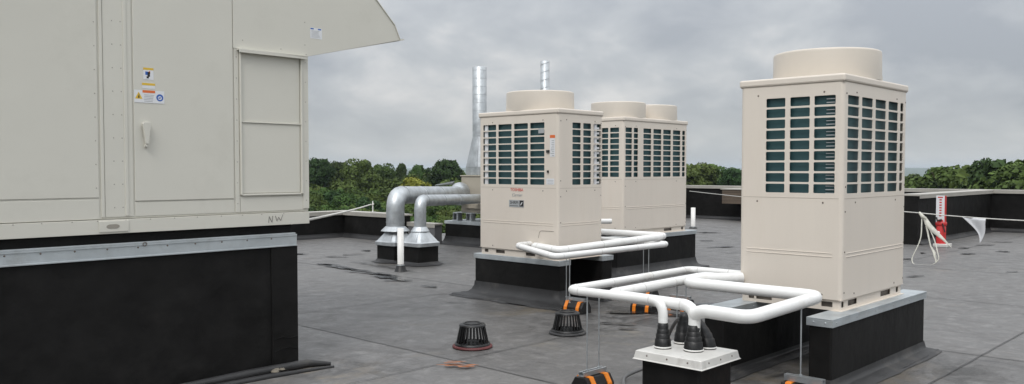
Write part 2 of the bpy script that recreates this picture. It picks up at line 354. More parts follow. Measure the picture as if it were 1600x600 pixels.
# ------------------------------------------------------------------ parapets (each run a thing)
def parapet(label,axis,a0,a1,c,h,thick,inner,cope_over=.04,base=True,cat='parapet',face='black'):
    """axis 'x' or 'y'; inner = sign of the side facing the roof"""
    lo,hi=(c,c+thick) if inner<0 else (c-thick,c)
    P=(lambda s,t,z:(s,t,z)) if axis=='x' else (lambda s,t,z:(t,s,z))
    t=thing('parapet_wall',label,cat,P((a0+a1)/2,(lo+hi)/2,0))
    mb=MB()
    def bx(m,s0,s1,t0,t1,z0,z1,mi=0):
        if axis=='x': m.box(s0,s1,t0,t1,z0,z1,mi)
        else: m.box(t0,t1,s0,s1,z0,z1,mi)
    bx(mb,a0,a1,lo,hi,-.3,h-.002)
    mb.build('membrane_face',face,t,bevel=.01)
    cp=MB(); bx(cp,a0-.02,a1+.02,lo-cope_over,hi+cope_over,h,h+.035)
    bx(cp,a0-.02,a1+.02,(lo-cope_over) if inner<0 else hi+cope_over-.006,(lo-cope_over+.006) if inner<0 else hi+cope_over,h-.05,h-.001)
    cp.build('coping','coping',t,bevel=.006)
    # cant flashing with a wavy edge
    if base:
        ct=MB(); n=int((a1-a0)/.3)+2; vs=[]
        face=lo if inner<0 else hi; sg=-1 if inner<0 else 1
        for i in range(n):
            s=a0+(a1-a0)*i/(n-1); ww=.085+random.uniform(-.012,.012)
            for (d,z) in ((.004,.09),(.010,.06),(.03,.03),(ww,.018),(ww+.02,.006)): vs.append(P(s,face+sg*d,z))
        ct.add(vs,[(i*5+j,i*5+j+1,(i+1)*5+j+1,(i+1)*5+j) for i in range(n-1) for j in range(4)],0,True)
        ct.build('cant_flashing','blackdust',t)
    return t
parapet('low black parapet running behind the tall grey cabinet, under the slack rope','x',-13.9,XS+.12,YN,.53,.25,-1)
parapet('black parapet return with pale coping behind the two silver ducts','y',13.42,YN-.045,10.85,.527,.22,-1)
parapet('lower dusty grey parapet right behind the smaller silver duct','y',12.58,13.40,10.98,.37,.20,-1,face='greymembrane',cope_over=.012)
parapet('long far black parapet with metal coping, seen between the cream units and at the right edge','y',-13.9,14.6,XW,.955,.25,-1)
parapet('black spur wall with pale coping directly behind the red and white post','x',17.35,XW-.045,5.66,.951,.30,-1)
# hidden run behind the units
parapet('black parapet hidden mostly behind the cream units','x',14.6,XW-.05,14.3,.955,.25,-1)

# brown sided box on the far parapet
t=thing('siding_box','brown boxed housing with lap siding on the far black parapet','roof housing',(22.1,10.8,.52))
mb=MB(); mb.box(21.62,22.36,9.4,12.35,.50,.90)
for i in range(5): mb.box(21.606,21.62,9.4,12.35,.505+i*.08,.575+i*.08)
mb.build('siding','brown',t,bevel=.004)
mb=MB(); mb.box(21.58,22.34,9.36,12.39,.90,.925); mb.build('cap_flashing','coping',t,bevel=.003)

# ------------------------------------------------------------------ curbs (rails)
def curb(name,label,x0,x1,y0,y1,h,flare=.16,lip=.055,over=.012,cat='roof curb',group=None,base=0.,flare_sides='xXyY',metal='galv2',top_open=False):
    t=thing(name,label,cat,((x0+x1)/2,(y0+y1)/2,base),group)
    a,b,c,d=x0+over,x1-over,y0+over,y1-over
    mb=MB(); mb.box(a,b,c,d,base-.05,h-.012)
    mb.build('membrane_wrap','black',t,bevel=.012)
    # membrane skirt flaring onto the roof
    sk=MB(); seg=[]; n=0
    q_=min(1,flare/.16); prof=[(.003,.17*q_),(.008,.12*q_),(.03*q_,.07*q_),(.07*q_,.035),(flare,.022),(flare+.03,.005)]
    loops=[]
    for (dd,z) in prof:
        lp=[]
        X0=a-(dd if 'x' in flare_sides else .003); X1=b+(dd if 'X' in flare_sides else .003); Y0=c-(dd if 'y' in flare_sides else .003); Y1=d+(dd if 'Y' in flare_sides else .003)
        cs=[(X0,Y0),(X1,Y0),(X1,Y1),(X0,Y1)]
        for q in range(4):
            p0=cs[q]; p1=cs[(q+1)%4]; m=10
            for i in range(m):
                jx=random.uniform(-1,1)*(.10*dd); lp.append((p0[0]+(p1[0]-p0[0])*i/m+jx,p0[1]+(p1[1]-p0[1])*i/m+random.uniform(-1,1)*(.10*dd),base+z+random.uniform(-.006,.006)*(dd>.02)*(z>.01)))
        loops.append(lp)
    N=len(loops[0]); vs=[v for lp in loops for v in lp]
    sk.add(vs,[(i*N+k,i*N+(k+1)%N,(i+1)*N+(k+1)%N,(i+1)*N+k) for i in range(len(prof)-1) for k in range(N)],0,True)
    edge=loops[-2]+[loops[-2][0]]
    sk.tube([(p[0],p[1],base+.012) for p in edge],.011,6,cap=False)
    sk.build('membrane_skirt','blackdust',t)
    fl=MB(); fl.box(x0,x1,y0,y1,h-.010,h); e=.005
    fl.box(x0,x0+e,y0,y1,h-lip,h-.0101); fl.box(x1-e,x1,y0,y1,h-lip,h-.0101); fl.box(x0+e,x1-e,y0,y0+e,h-lip,h-.0101); fl.box(x0+e,x1-e,y1-e,y1,h-lip,h-.0101)
    # fixings along the lip
    for i in range(max(2,int((x1-x0)/.35))+1):
        xx=x0+.06+(x1-x0-.12)*i/max(2,int((x1-x0)/.35)); fl.dome((xx,y0,h-lip*.5),.007,(0,-1,0)); fl.dome((xx,y1,h-lip*.5),.007,(0,1,0))
    for i in range(max(1,int((y1-y0)/.35))+1):
        yy=y0+.05+(y1-y0-.1)*i/max(1,int((y1-y0)/.35)); fl.dome((x0,yy,h-lip*.5),.007,(-1,0,0))
    fl.build('metal_flashing',metal,t,bevel=.003)
    return t

# ------------------------------------------------------------------ condensing units
def make_unit(label,x0,y0,LX,LY,zb,colsX,colsY,fans,extra=None,group='cream condensing units on the roof',rowsz=None):
    """cabinet with x0,y0 = corner nearest the camera; colsX = holes of the -X face (in y), colsY = holes of the -Y face (in x)"""
    x1=x0+LX; y1=y0+LY; pb=zb+.076; lt=zb+1.625; lb=lt-.052
    t=thing('condensing_unit',label,'condenser',((x0+x1)/2,(y0+y1)/2,zb),group)
    rows=rowsz or rows_(zb+.808,zb+1.482)
    r=.028; ov=.006
    a,b,c,d=x0+ov,x1-ov,y0+ov,y1-ov
    mb=MB()
    FX=lambda s,tt,dd:(a+dd,s,tt); FY=lambda s,tt,dd:(s,c+dd,tt); BX=lambda s,tt,dd:(b-dd,s,tt); BY=lambda s,tt,dd:(s,d-dd,tt)
    holes(mb,FX,c+r,d-r,pb,lb,colsX,rows); holes(mb,FY,a+r,b-r,pb,lb,colsY,rows)
    wB=[(y,y+.15) for y in np.arange(c+.08,d-.2,.168)]; holes(mb,BX,c+r,d-r,pb,lb,wB,rows)
    wC=[(x,x+.18) for x in np.arange(a+.1,b-.25,.2)]; holes(mb,BY,a+r,b-r,pb,lb,wC,rows)
    for (cx,cy,q) in ((a+r,c+r,2),(b-r,c+r,3),(b-r,d-r,0),(a+r,d-r,1)):
        n=6; vs=[]
        for k in range(n+1):
            tt=PI/2*(q+k/n); vs+=[(cx+r*math.cos(tt),cy+r*math.sin(tt),pb),(cx+r*math.cos(tt),cy+r*math.sin(tt),lb)]
        mb.add(vs,[(2*k,2*k+1,2*k+3,2*k+2) for k in range(n)],0,True)
    # under side, pressed swages of the lower panels
    mb.quad((a,c,pb),(b,c,pb),(b,d,pb),(a,d,pb))
    for z in (zb+.37,zb+.395):
        mb.tube([(a-.0005,c+.07,z),(a-.0005,d-.06,z)],.003,6); mb.tube([(a+.07,c-.0005,z),(b-.06,c-.0005,z)],.003,6)
    # joints between panels: thin dark lines of the real gap
    zj=rows[0][0]-.035
    mb.box(a+r,b-r,c-.0012,c+.004,zj-.0015,zj+.0015,1); mb.box(a-.0012,a+.004,c+r,d-r,zj-.0015,zj+.0015,1)
    for z in (zj-.03,rows[-1][1]+.025,pb+.03):
        for q in (.18,.82): mb.dome((a,c+(d-c)*q,z),.007,(-1,0,0),2); mb.dome((a+(b-a)*q,c,z),.007,(0,-1,0),2)
    for z in (pb+.05,zj-.09,zj+.08,rows[-1][1]+.01,pb+.33): mb.dome((a+.043,c,z),.007,(0,-1,0),2); mb.dome((b-.03,c,z),.006,(0,-1,0),2)
    mb.box(a-.001,b+.001,c-.001,d+.001,lb-.0045,lb-.0002,1)  # shadow gap under the lid, its shade put on as a darker band
    cab=mb.build('cabinet',['beige','joint_shade','screw'],t)
    # coil behind the grilles
    cl=MB(); g=.030
    cl.box(a+g,b-g,c+g,d-g,rows[0][0]-.03,rows[-1][1]+.03)
    coil=cl.build('coil','coil',t)
    hp=MB()
    # hairpin ends and the pale side plates seen through some openings
    if extra=='tall_right':
        for z in np.arange(rows[0][0],rows[-1][1],.025): hp.tube([(a+g-.012,colsX[0][0]+.01,z),(a+g-.012,colsX[0][0]+.07,z)],.0035,6)
    else:
        hp.box(a+.014,a+g-.004,colsX[-1][1]-.05-.012,colsX[-1][1]-.012,rows[0][0]-.02,rows[-1][1]+.02)
        if extra=='tall_left':
            hp.build('coil_plate','lab_white',coil); hp=MB()
            hp.box(colsY[-1][0]+.03,colsY[-1][0]+.075,c+.014,c+g-.004,rows[0][0]-.02,rows[-1][1]+.02)
            for z in np.arange(rows[0][0]+.01,rows[-1][1],.055): hp.box(colsY[-1][0]+.075,colsY[-1][0]+.12,c+.014,c+g-.004,z,z+.022)
    hp.build('coil_plate','lab_grey' if extra=='tall_right' else 'lab_white',coil)
    # lid with folded edge
    ld=MB(); ld.box(x0-.004,x1+.004,y0-.004,y1+.004,lb,lt); ld.build('lid','beige',t,bevel=.012)
    for (fx,fy) in fans:
        sh=MB(); rr=.388
        sh.lathe([(.3925,-.002),(.392,.015),(rr,.05),(rr-.002,.205),(rr-.006,.217),(rr-.016,.222),(rr-.026,.215),(rr-.03,.1),(rr-.03,.003)],(fx,fy,lt),64)
        o=sh.build('fan_shroud','beige_top',t)
        gd=MB()
        for q in range(1,9): 
            R_=.35*q/8; gd.tube([(fx+R_*math.cos(u),fy+R_*math.sin(u),lt+.198) for u in np.linspace(0,2*PI,40)],.0022,4,cap=False)
        for u in np.arange(0,PI,PI/6): gd.tube([(fx-.362*math.cos(u),fy-.362*math.sin(u),lt+.194),(fx+.362*math.cos(u),fy+.362*math.sin(u),lt+.194)],.003,4)
        gd.build('fan_guard','lab_grey',o)
        fn=MB(); fn.lathe([(0.001,.10),(.07,.10),(.08,.03),(.08,.004)],(fx,fy,lt),24)
        for q in range(4):
            u0=q*PI/2
            fn.add([(fx+rr2*math.cos(u0+du),fy+rr2*math.sin(u0+du),lt+zz) for (rr2,du,zz) in ((.07,0,.03),(.34,-.1,.03),(.35,.55,.10),(.07,.7,.09))],[(0,1,2,3)])
        fn.build('fan','dark',o)
    # base frame with slots and feet
    bf=MB(); e=.018
    A,B,C_,D=a+e,b-e,c+e,d-e
    q0=[(C_+.05,C_+.13),(C_+(D-C_)*.28,C_+(D-C_)*.28+.14),(C_+(D-C_)*.68,C_+(D-C_)*.68+.14),(D-.11,D-.05)]
    holes(bf,lambda s_,tt,dd:(A+dd,s_,tt),C_,D,zb,pb,q0,[(zb+.022,zb+.058)],rc=.002)
    q1=[(A+.03,A+.07),(A+.14,A+.30),(A+(B-A)*.64,A+(B-A)*.64+.2),(B-.1,B-.05)]
    holes(bf,lambda s_,tt,dd:(s_,C_+dd,tt),A,B,zb,pb,q1,[(zb+.02,zb+.06)],rc=.002)
    bf.quad((B,C_,zb),(B,D,zb),(B,D,pb),(B,C_,pb)); bf.quad((A,D,zb),(B,D,zb),(B,D,pb),(A,D,pb)); bf.quad((A,C_,zb+.001),(B,C_,zb+.001),(B,D,zb+.001),(A,D,zb+.001))
    bf.box(A-.03,B+.01,C_-.026,C_+.05,zb,zb+.004)
    bf.build('base_frame','beige',t)
    ib=MB(); ib.box(A+.02,B-.02,C_+.02,D-.02,zb+.004,pb-.003); ib.build('base_core','core',t)
    return t,(a,b,c,d,pb,lt,rows)
# tall unit at the right, on two rails
cols=lambda L_:sorted([(min(p),max(p)) for p in L_])
make_unit('large cream condensing unit with one fan, standing alone at the right above white pipes',5.718,2.348,1.21,.78,.49,
   cols([(2.92,2.775),(2.738,2.594),(2.562,2.412)]),cols([(5.79,5.985),(6.035,6.235),(6.285,6.490),(6.54,6.735),(6.785,6.85)]),[(6.323,2.738)],'tall_right')
tB,(a,b,c,d,pb,lt,rows)=make_unit('cream condensing unit with logos on its front, beside the silver ducts',6.857,5.865,.78,1.21,.49,
   cols([(7.006,6.797),(6.762,6.555),(6.517,6.308),(6.274,6.066)]),cols([(7.10,7.243),(7.286,7.423),(7.469,7.60)]),[(7.247,6.47)],'tall_left')
make_unit('widest cream condensing unit with two fans, half hidden behind the one with logos',9.365,6.846,1.60,.78,.555,
   cols([(7.56,7.40),(7.37,7.25),(7.222,7.113),(7.081,6.93)]),cols([(9.414,9.563),(9.605,9.705),(9.834,10.024),(10.078,10.277),(10.325,10.523),(10.577,10.773),(10.825,10.90)]),[(9.765,7.236),(10.565,7.236)],'c')
# writing and labels on the front of the unit with logos (front faces -X)
fx=a-.0016
def onX(cy,cz,dx=0.): return lambda u,v,w:(fx-dx-w,cy-u,cz+v)
text('TOSHIBA',.048,onX(6.474,1.238),tB,'logo_lettering','lab_red')
text('Carrier',.052,onX(6.474,1.180),tB,'logo_lettering','lab_grey',shear=.35)
mb=MB(); mb.box(fx-.001,fx+.001,6.366,6.592,1.045,1.125); bd=mb.build('badge','lab_grey',tB)
text('SHRM',.050,onX(6.512,1.095,.0015),bd,'badge_lettering','lab_black')
mb=MB(); mb.box(fx-.003,fx-.001,6.372,6.428,1.055,1.12,0)
mb.quad((fx-.0035,6.42,1.065),(fx-.0035,6.40,1.075),(fx-.0035,6.382,1.105),(fx-.0035,6.40,1.098),m=1)
mb.quad((fx-.002,6.45,1.058),(fx-.002,6.58,1.058),(fx-.002,6.58,1.063),(fx-.002,6.45,1.063),m=0)
mb.build('badge_mark',['lab_black','lab_white'],bd)
mb=MB(); mb.box(fx-.0005,fx+.001,5.915,5.985,1.60,1.80,0); mb.box(fx-.0012,fx+.0005,5.915,5.985,1.80,1.832,1)
for i in range(9): mb.box(fx-.0012,fx,5.925,5.925+random.uniform(.03,.05),1.61+i*.02,1.617+i*.02,2)
mb.build('instruction_label',['lab_white','lab_orange','lab_grey'],tB)
mb=MB(); mb.box(fx-.0005,fx+.001,5.925,6.035,1.303,1.367,0)
for i in range(3): mb.box(fx-.0012,fx,5.935,6.02,1.315+i*.015,1.319+i*.015,1)
mb.build('rating_label',['lab_white','lab_grey'],tB)
mb=MB(); mb.box(fx-.012,fx,5.99,6.03,1.645,1.672); mb.build('port_cover','lab_black',tB)
mb=MB(); mb.box(fx-.010,fx,6.0,6.02,1.43,1.455); mb.build('port_cover','lab_black',tB)
mb=MB(); mb.box(fx-.002,fx+.006,6.07,6.15,1.855,1.906); mb.build('name_plate','lab_grey',tB)
mb=MB(); mb.tube(fillet([(fx,5.93,.80),(fx,6.13,.80),(fx,6.15,.72)],.03),.0018,5); mb.build('service_panel_joint','screw',tB)

curb('equipment_rail','metal topped black curb under the near side of the large lone cream unit',5.38,7.18,2.265,2.445,.49,flare=.085,group='curbs under the lone unit',flare_sides='xXyY')
curb('equipment_rail','metal topped black curb under the far side of the large lone cream unit',5.28,7.18,2.99,3.17,.49,flare=.06,group='curbs under the lone unit')
curb('equipment_rail','metal topped black curb under the front of the unit with logos',6.835,7.03,5.83,7.14,.49,flare=.20,flare_sides='xyY')
curb('equipment_rail','metal topped black curb under the back of the unit with logos',7.58,7.79,5.83,7.14,.49,flare=.12)
curb('equipment_rail','metal topped black curb under the near side of the two fan cream unit',9.15,11.15,6.79,7.0,.555,flare=.14)
curb('equipment_rail','metal topped black curb under the hidden side of the two fan cream unit',9.15,11.15,7.45,7.66,.555,flare=.14)

# ------------------------------------------------------------------ big air handler at the left
FYW=5.458; XR=3.525; ZB=1.062
bt=thing('air_handling_unit','huge grey painted air handler with access door and rain hood on its tall black curb','air handler',(0.6,6.7,.995))
mb=MB(); mb.box(-2.6,XR,FYW,FYW+2.5,ZB+.09,3.35)
mb.build('casing','grey_paint',bt,bevel=.006)
mb=MB(); yb=FYW-.012
mb.box(-2.6,XR-.0005,yb,FYW+2.51,ZB,ZB+.088)           # base rail
for x in np.arange(-2.3,XR-.1,.16): mb.dome((x+random.uniform(-.01,.01),yb,ZB+.082),.0042,(0,-1,0),1)
# lifting lug plate with slot
mb.box(2.02,2.20,yb-.006,yb,ZB+.012,ZB+.080)
br_=mb.build('base_rail',['grey_paint','pscrew'],bt,bevel=.002)
mb=MB(); mb.prism([(2.103+.028*math.cos(t)*(1.0)+(.012 if math.cos(t)>0 else -.012),ZB+.046+.014*math.sin(t)) for t in np.linspace(0,2*PI,25)[:-1]],yb-.0075,yb-.003,lambda p,q,d_:(p,d_,q))
mb.build('lifting_slot','grey_line',br_)
def panel(name,x0,x1,z0,z1,proud=.006,screws=(),label=None,par=None,sp=.11):
    mb=MB(); mb.box(x0,x1,FYW-proud,FYW-.0005,z0,z1)
    for xs in screws:
        for z in np.arange(z0+.06,z1-.02,.145): mb.dome((xs,FYW-proud,z),.0045,(0,-1,0),1,6)
    o=mb.build(name,['grey_paint','pscrew'],par or bt,bevel=.0022)
    if label: o['label']=label
    return o
zt=3.34
panel('wall_panel',-2.58,1.4,1.283,zt,screws=())
p=panel('wall_panel',1.405,2.028,1.289,zt,screws=(2.012,))
panel('corner_post',2.040,2.060,1.165,zt,.009)
panel('corner_post',2.064,2.238,1.165,zt,.005,screws=(2.120,2.172))
panel('corner_post',2.186,2.206,1.17,zt,.011)
dr=panel('access_door',2.247,2.925,1.262,zt,.008)
panel('corner_post',2.935,2.968,1.165,zt,.007,screws=(2.952,))
panel('sill_strip',-2.58,2.028,1.155,1.277,.004); panel('sill_strip',2.247,2.925,1.165,1.252,.004); panel('sill_strip',2.972,XR-.045,1.165,1.268,.005)
# two stacked cover panels in a frame, with drip edge above
panel('cover_panel',2.985,3.452,1.800,2.275,.006,screws=()); panel('cover_panel',2.985,3.452,1.296,1.788,.0075)
mb=MB(); mb.box(2.972,2.983,FYW-.022,FYW,1.285,2.285); mb.box(3.456,3.470,FYW-.024,FYW,1.285,2.285); mb.box(2.983,3.456,FYW-.018,FYW,1.279,1.292); mb.box(2.983,3.456,FYW-.016,FYW,1.789,1.799)
mb.build('cover_frame','grey_paint',bt,bevel=.003)
mb=MB(); mb.box(2.955,3.500,FYW-.045,FYW-.001,2.287,2.297); mb.box(2.955,3.500,FYW-.045,FYW-.041,2.270,2.287); mb.build('drip_edge','grey_paint',bt,bevel=.002)
panel('corner_post',3.474,XR-.001,1.175,2.283,.012,screws=(3.50,))
# handle: tapered paddle
h=MB(); cx=2.316
h.prism([(cx-.026,1.752),(cx-.020,1.765),(cx+.020,1.765),(cx+.026,1.752),(cx+.011,1.625),(cx-.009,1.625)],FYW-.040,FYW-.020,lambda p_,q_,d_:(p_,d_,q_))
h.tube([(cx,FYW-.008,1.742),(cx,FYW-.03,1.742)],.021,16); h.tube([(cx,FYW-.008,1.615),(cx,FYW-.034,1.615)],.010,10); h.box(cx-.008,cx+.008,FYW-.02,FYW-.008,1.60,1.635)
h.build('handle','grey_paint',dr,bevel=.003)
# stickers
yf=FYW-.0085
def rect(mb,x0,x1,z0,z1,lift,m): mb.quad((x0,yf-lift,z0),(x1,yf-lift,z0),(x1,yf-lift,z1),(x0,yf-lift,z1),m=m)
st=MB(); mats=['lab_white','lab_yellow','lab_orange','lab_blue','lab_black','lab_grey']
rect(st,2.309,2.375,2.037,2.112,.0005,0); rect(st,2.309,2.375,2.098,2.112,.001,1)
for (x,z,ww,hh,mm) in ((2.322,2.066,.016,.022,3),(2.336,2.056,.016,.03,4),(2.330,2.045,.014,.012,4),(2.345,2.075,.008,.016,2)): rect(st,x,x+ww,z,z+hh,.0012,mm)
st.build('warning_sticker',mats,dr)
st=MB(); rect(st,2.300,2.384,1.980,2.018,.0005,0); rect(st,2.300,2.384,2.000,2.015,.001,1)
rect(st,2.249,2.443,1.888,1.968,.0015,0); rect(st,2.302,2.383,1.952,1.968,.002,2)
st.quad((2.254,yf-.002,1.912),(2.302,yf-.002,1.912),(2.278,yf-.002,1.956),m=1); st.quad((2.272,yf-.0025,1.918),(2.284,yf-.0025,1.918),(2.280,yf-.0025,1.945),m=4)
st.add([(2.413+.023*math.cos(u),yf-.002,1.925+.023*math.sin(u)) for u in np.linspace(0,2*PI,21)[:-1]],[tuple(range(20))],3)
st.add([(2.413+.013*math.cos(u),yf-.0025,1.923+.012*math.sin(u)) for u in np.linspace(0,2*PI,13)[:-1]],[tuple(range(12))],0)
st.quad((2.404,yf-.003,1.918),(2.420,yf-.003,1.922),(2.420,yf-.003,1.929),(2.404,yf-.003,1.926),m=3)
for i in range(5): rect(st,2.312,2.312+random.uniform(.05,.068),1.897+i*.010,1.900+i*.010,.002,5)
st.build('warning_sticker',mats,dr)
# pencilled letters
nw=MB(); yn=yb-.0012
def stroke(pts): 
    nw.tube([(x,yn,z) for x,z in pts],.0024,5)
stroke([(3.185,1.082),(3.190,1.128)]); stroke([(3.190,1.128),(3.212,1.084)]); stroke([(3.212,1.084),(3.218,1.130)])
stroke([(3.240,1.130),(3.252,1.092)]); stroke([(3.252,1.092),(3.266,1.120)]); stroke([(3.266,1.120),(3.282,1.094)]); stroke([(3.282,1.094),(3.300,1.136)])
nw.build('pencilled_letters','ink',br_)
# hood: box with sloping nose
hood=[(2.93,2.298),(XR+.002,2.298),(4.394,2.512),(4.335,2.625),(3.60,3.34),(2.93,3.34)]
mb=MB(); mb.prism(hood,FYW-.010,FYW-.0015,lambda p_,q_,d_:(p_,d_,q_))
mb.prism([(XR+.003,2.301),(4.392,2.514),(4.333,2.627),(3.60,3.335),(XR+.003,3.335)],FYW+2.50,FYW+2.508,lambda p_,q_,d_:(p_,d_,q_))
def sl_(p0,p1,tk=.004): 
    (xa,za),(xb,zb_)=p0,p1; dx,dz=xb-xa,zb_-za; l=math.hypot(dx,dz); nx,nz=-dz/l*tk,dx/l*tk
    mb.prism([(xa,za),(xb,zb_),(xb+nx,zb_+nz),(xa+nx,za+nz)],FYW-.001,FYW+2.499,lambda p_,q_,d_:(p_,d_,q_))
sl_((3.61,3.33),(4.330,2.628)); sl_((4.333,2.622),(4.388,2.518)); 
for q in ((3.50,2.545),(3.50,2.38),(3.34,2.9),(3.51,2.31),(3.0,2.36),(3.3,2.33)): mb.dome((q[0],FYW-.010,q[1]),.005,(0,-1,0),1,6)
hd=mb.build('rain_hood',['grey_paint','pscrew'],bt,bevel=.002)
mb=MB(); mb.prism([(4.385,2.505),(4.43,2.516),(4.43,2.528),(4.39,2.520)],FYW-.014,FYW+2.51,lambda p_,q_,d_:(p_,d_,q_)); 
mb.tube([(4.337,FYW-.012,2.628),(3.61,FYW-.012,3.335)],.006,6); mb.tube([(4.337,FYW-.012,2.628),(4.392,FYW-.012,2.516)],.006,6)
mb.build('hood_edge','grey_paint',hd)
yf=FYW-.0105
st=MB(); rect(st,3.545,3.648,2.435,2.515,.0005,0); rect(st,3.548,3.576,2.502,2.511,.001,3); rect(st,3.612,3.640,2.502,2.511,.001,3)
for i in range(6): rect(st,3.556,3.556+random.uniform(.06,.08),2.445+i*.009,2.4475+i*.009,.001,5)
st.build('data_sticker',mats,hd)
# curb of the air handler
ct=thing('roof_curb','tall black curb with metal flashing strip carrying the huge grey air handler','roof curb',(.6,6.7,0))
mb=MB()
mb.prism([(-2.5,0),(3.43,0),(3.413,.93),(-2.5,.93)],FYW+.006,FYW+2.4,lambda p_,q_,d_:(p_,d_,q_))
mb.box(-2.5,3.40,FYW+.03,FYW+2.35,.93,ZB-.001)
mb.build('membrane_wrap','black',ct,bevel=.01)
mb=MB()
# corner patch with curled edge, wrinkles
mb.box(3.21,3.425,FYW-.0015,FYW+.004,.02,.90)
for i in range(2): 
    z=.14+i*.09; mb.tube([(3.22+random.uniform(0,.02),FYW-.003,z),(3.29,FYW-.005,z+random.uniform(0,.04)),(3.35,FYW-.004,z+random.uniform(-.02,.02)),(3.42,FYW-.003,z+.005)],.0028,5)
mb.tube([(3.212,FYW-.002,.05),(3.215,FYW-.003,.4),(3.211,FYW-.002,.88)],.004,5)
mb.box(-.5,1.9,FYW+.0015,FYW+.0058,.30,.905) if 0 else None
mb.build('corner_patch','black',ct)
mb=MB(); mb.box(-2.5,3.418,FYW-.006,FYW+.004,.905,.988); mb.box(-2.5,3.405,FYW-.012,FYW+.028,.988,1.000); mb.box(-2.5,3.418,FYW-.014,FYW-.006,.903,.913); mb.box(-2.5,3.418,FYW-.011,FYW-.006,.976,.988)
for x in np.arange(-2.3,3.4,.19): mb.dome((x,FYW-.007,.966),.006,(0,-1,0),1)
mb.tube([(2.3+.012*math.cos(u),FYW-.016,.985+.012*math.sin(u)) for u in np.linspace(0,2*PI,14)],.003,5,m=1)
mb.build('metal_flashing',['galv2','screw'],ct,bevel=.002)
mb=MB()
# rolled membrane ridge at its foot
mb.tube([(.5,FYW-.04,.02),(1.6,FYW-.05,.025),(2.4,FYW-.04,.022),(3.0,FYW-.05,.028),(3.46,FYW-.06,.03),(3.62,FYW-.13,.012)],[.022,.028,.024,.034,.030,.014],10)
mb.tube([(.5,FYW-.12,.005),(2.0,FYW-.13,.006),(3.1,FYW-.15,.008),(3.6,FYW-.2,.004)],[.02,.02,.025,.01],8)
mb.build('membrane_skirt','blackdust',ct)
# puckers and drips of sealant
mb=MB()
for i in range(3): mb.dome((3.16+i*.035,FYW-.10+random.uniform(-.03,.02),.03),.03-.004*i,(0,0,1))
mb.build('sealant_blob','silt',ct)

# ------------------------------------------------------------------ insulated pipes
def pipe(name,label,path,r,rad=.09,group=None,joints=True,mat_='white'):
    P=fillet(path,rad); o=MB(); o.tube(P,r,20)
    ob=o.build(name,mat_,loc=tuple(path[0])); props(ob,label,'pipe',group); 
    if joints:
        for i in range(1,len(path)):
            p_=Vector(path[i-1]); q_=Vector(path[i]); l_=(q_-p_).length; d_=(q_-p_).normalized()
            if l_<rad*2.4: continue
            st=[rad*1.05 if i>1 else l_*.3, l_-rad*1.05 if i<len(path)-1 else l_*.8]
            if l_>1.1: st+= [l_*.36,l_*.68]
            for t_ in st:
                if abs(d_.z)>.5 and t_==st[1]: continue
                j=MB(); c_=p_+d_*t_; j.tube([c_,c_+d_*.010],r+.0012,20); j.build('pipe_joint','tape',ob)
    return ob
pipe('insulated_pipe','thinner white insulated pipe making the outermost loop left of the lone unit',
   [(5.9,3.14,.66),(5.9,3.66,.66),(4.31,3.60,.665),(4.335,2.87,.665),(4.335,2.87,.46)],.029)
pb_=pipe('insulated_pipe','thicker white insulated pipe with inner loop and a branch round the lone unit',
   [(5.66,3.14,.65),(5.66,3.38,.65),(4.44,3.36,.645),(4.405,2.69,.645),(4.39,2.69,.44)],.036)
br=MB(); br.tube(fillet([(4.392,2.69,.60),(4.385,2.62,.628),(4.335,2.30,.632),(5.21,2.275,.66),(5.19,3.25,.66),(5.45,3.27,.66),(5.72,3.10,.66)],.10),.040,20); br.build('branch_pipe','white',pb_)
pipe('insulated_pipe','lower white insulated pipe hugging the base of the unit with logos',
   [(6.86,6.27,.645),(6.62,6.25,.648),(6.39,5.50,.595),(8.37,5.48,.600),(8.37,8.4,.60)],.033,group=None)
pipe('insulated_pipe','upper thicker white insulated pipe passing in front of the unit with logos',
   [(6.86,6.12,.625),(6.70,6.08,.648),(6.62,5.64,.635),(8.50,5.60,.68),(8.50,8.4,.68)],.040)
pipe('insulated_pipe','short white insulated pipe end poking out above the pair behind the unit with logos',
   [(8.9,6.7,.79),(8.55,6.95,.79),(8.45,8.4,.79)],.033,joints=False)

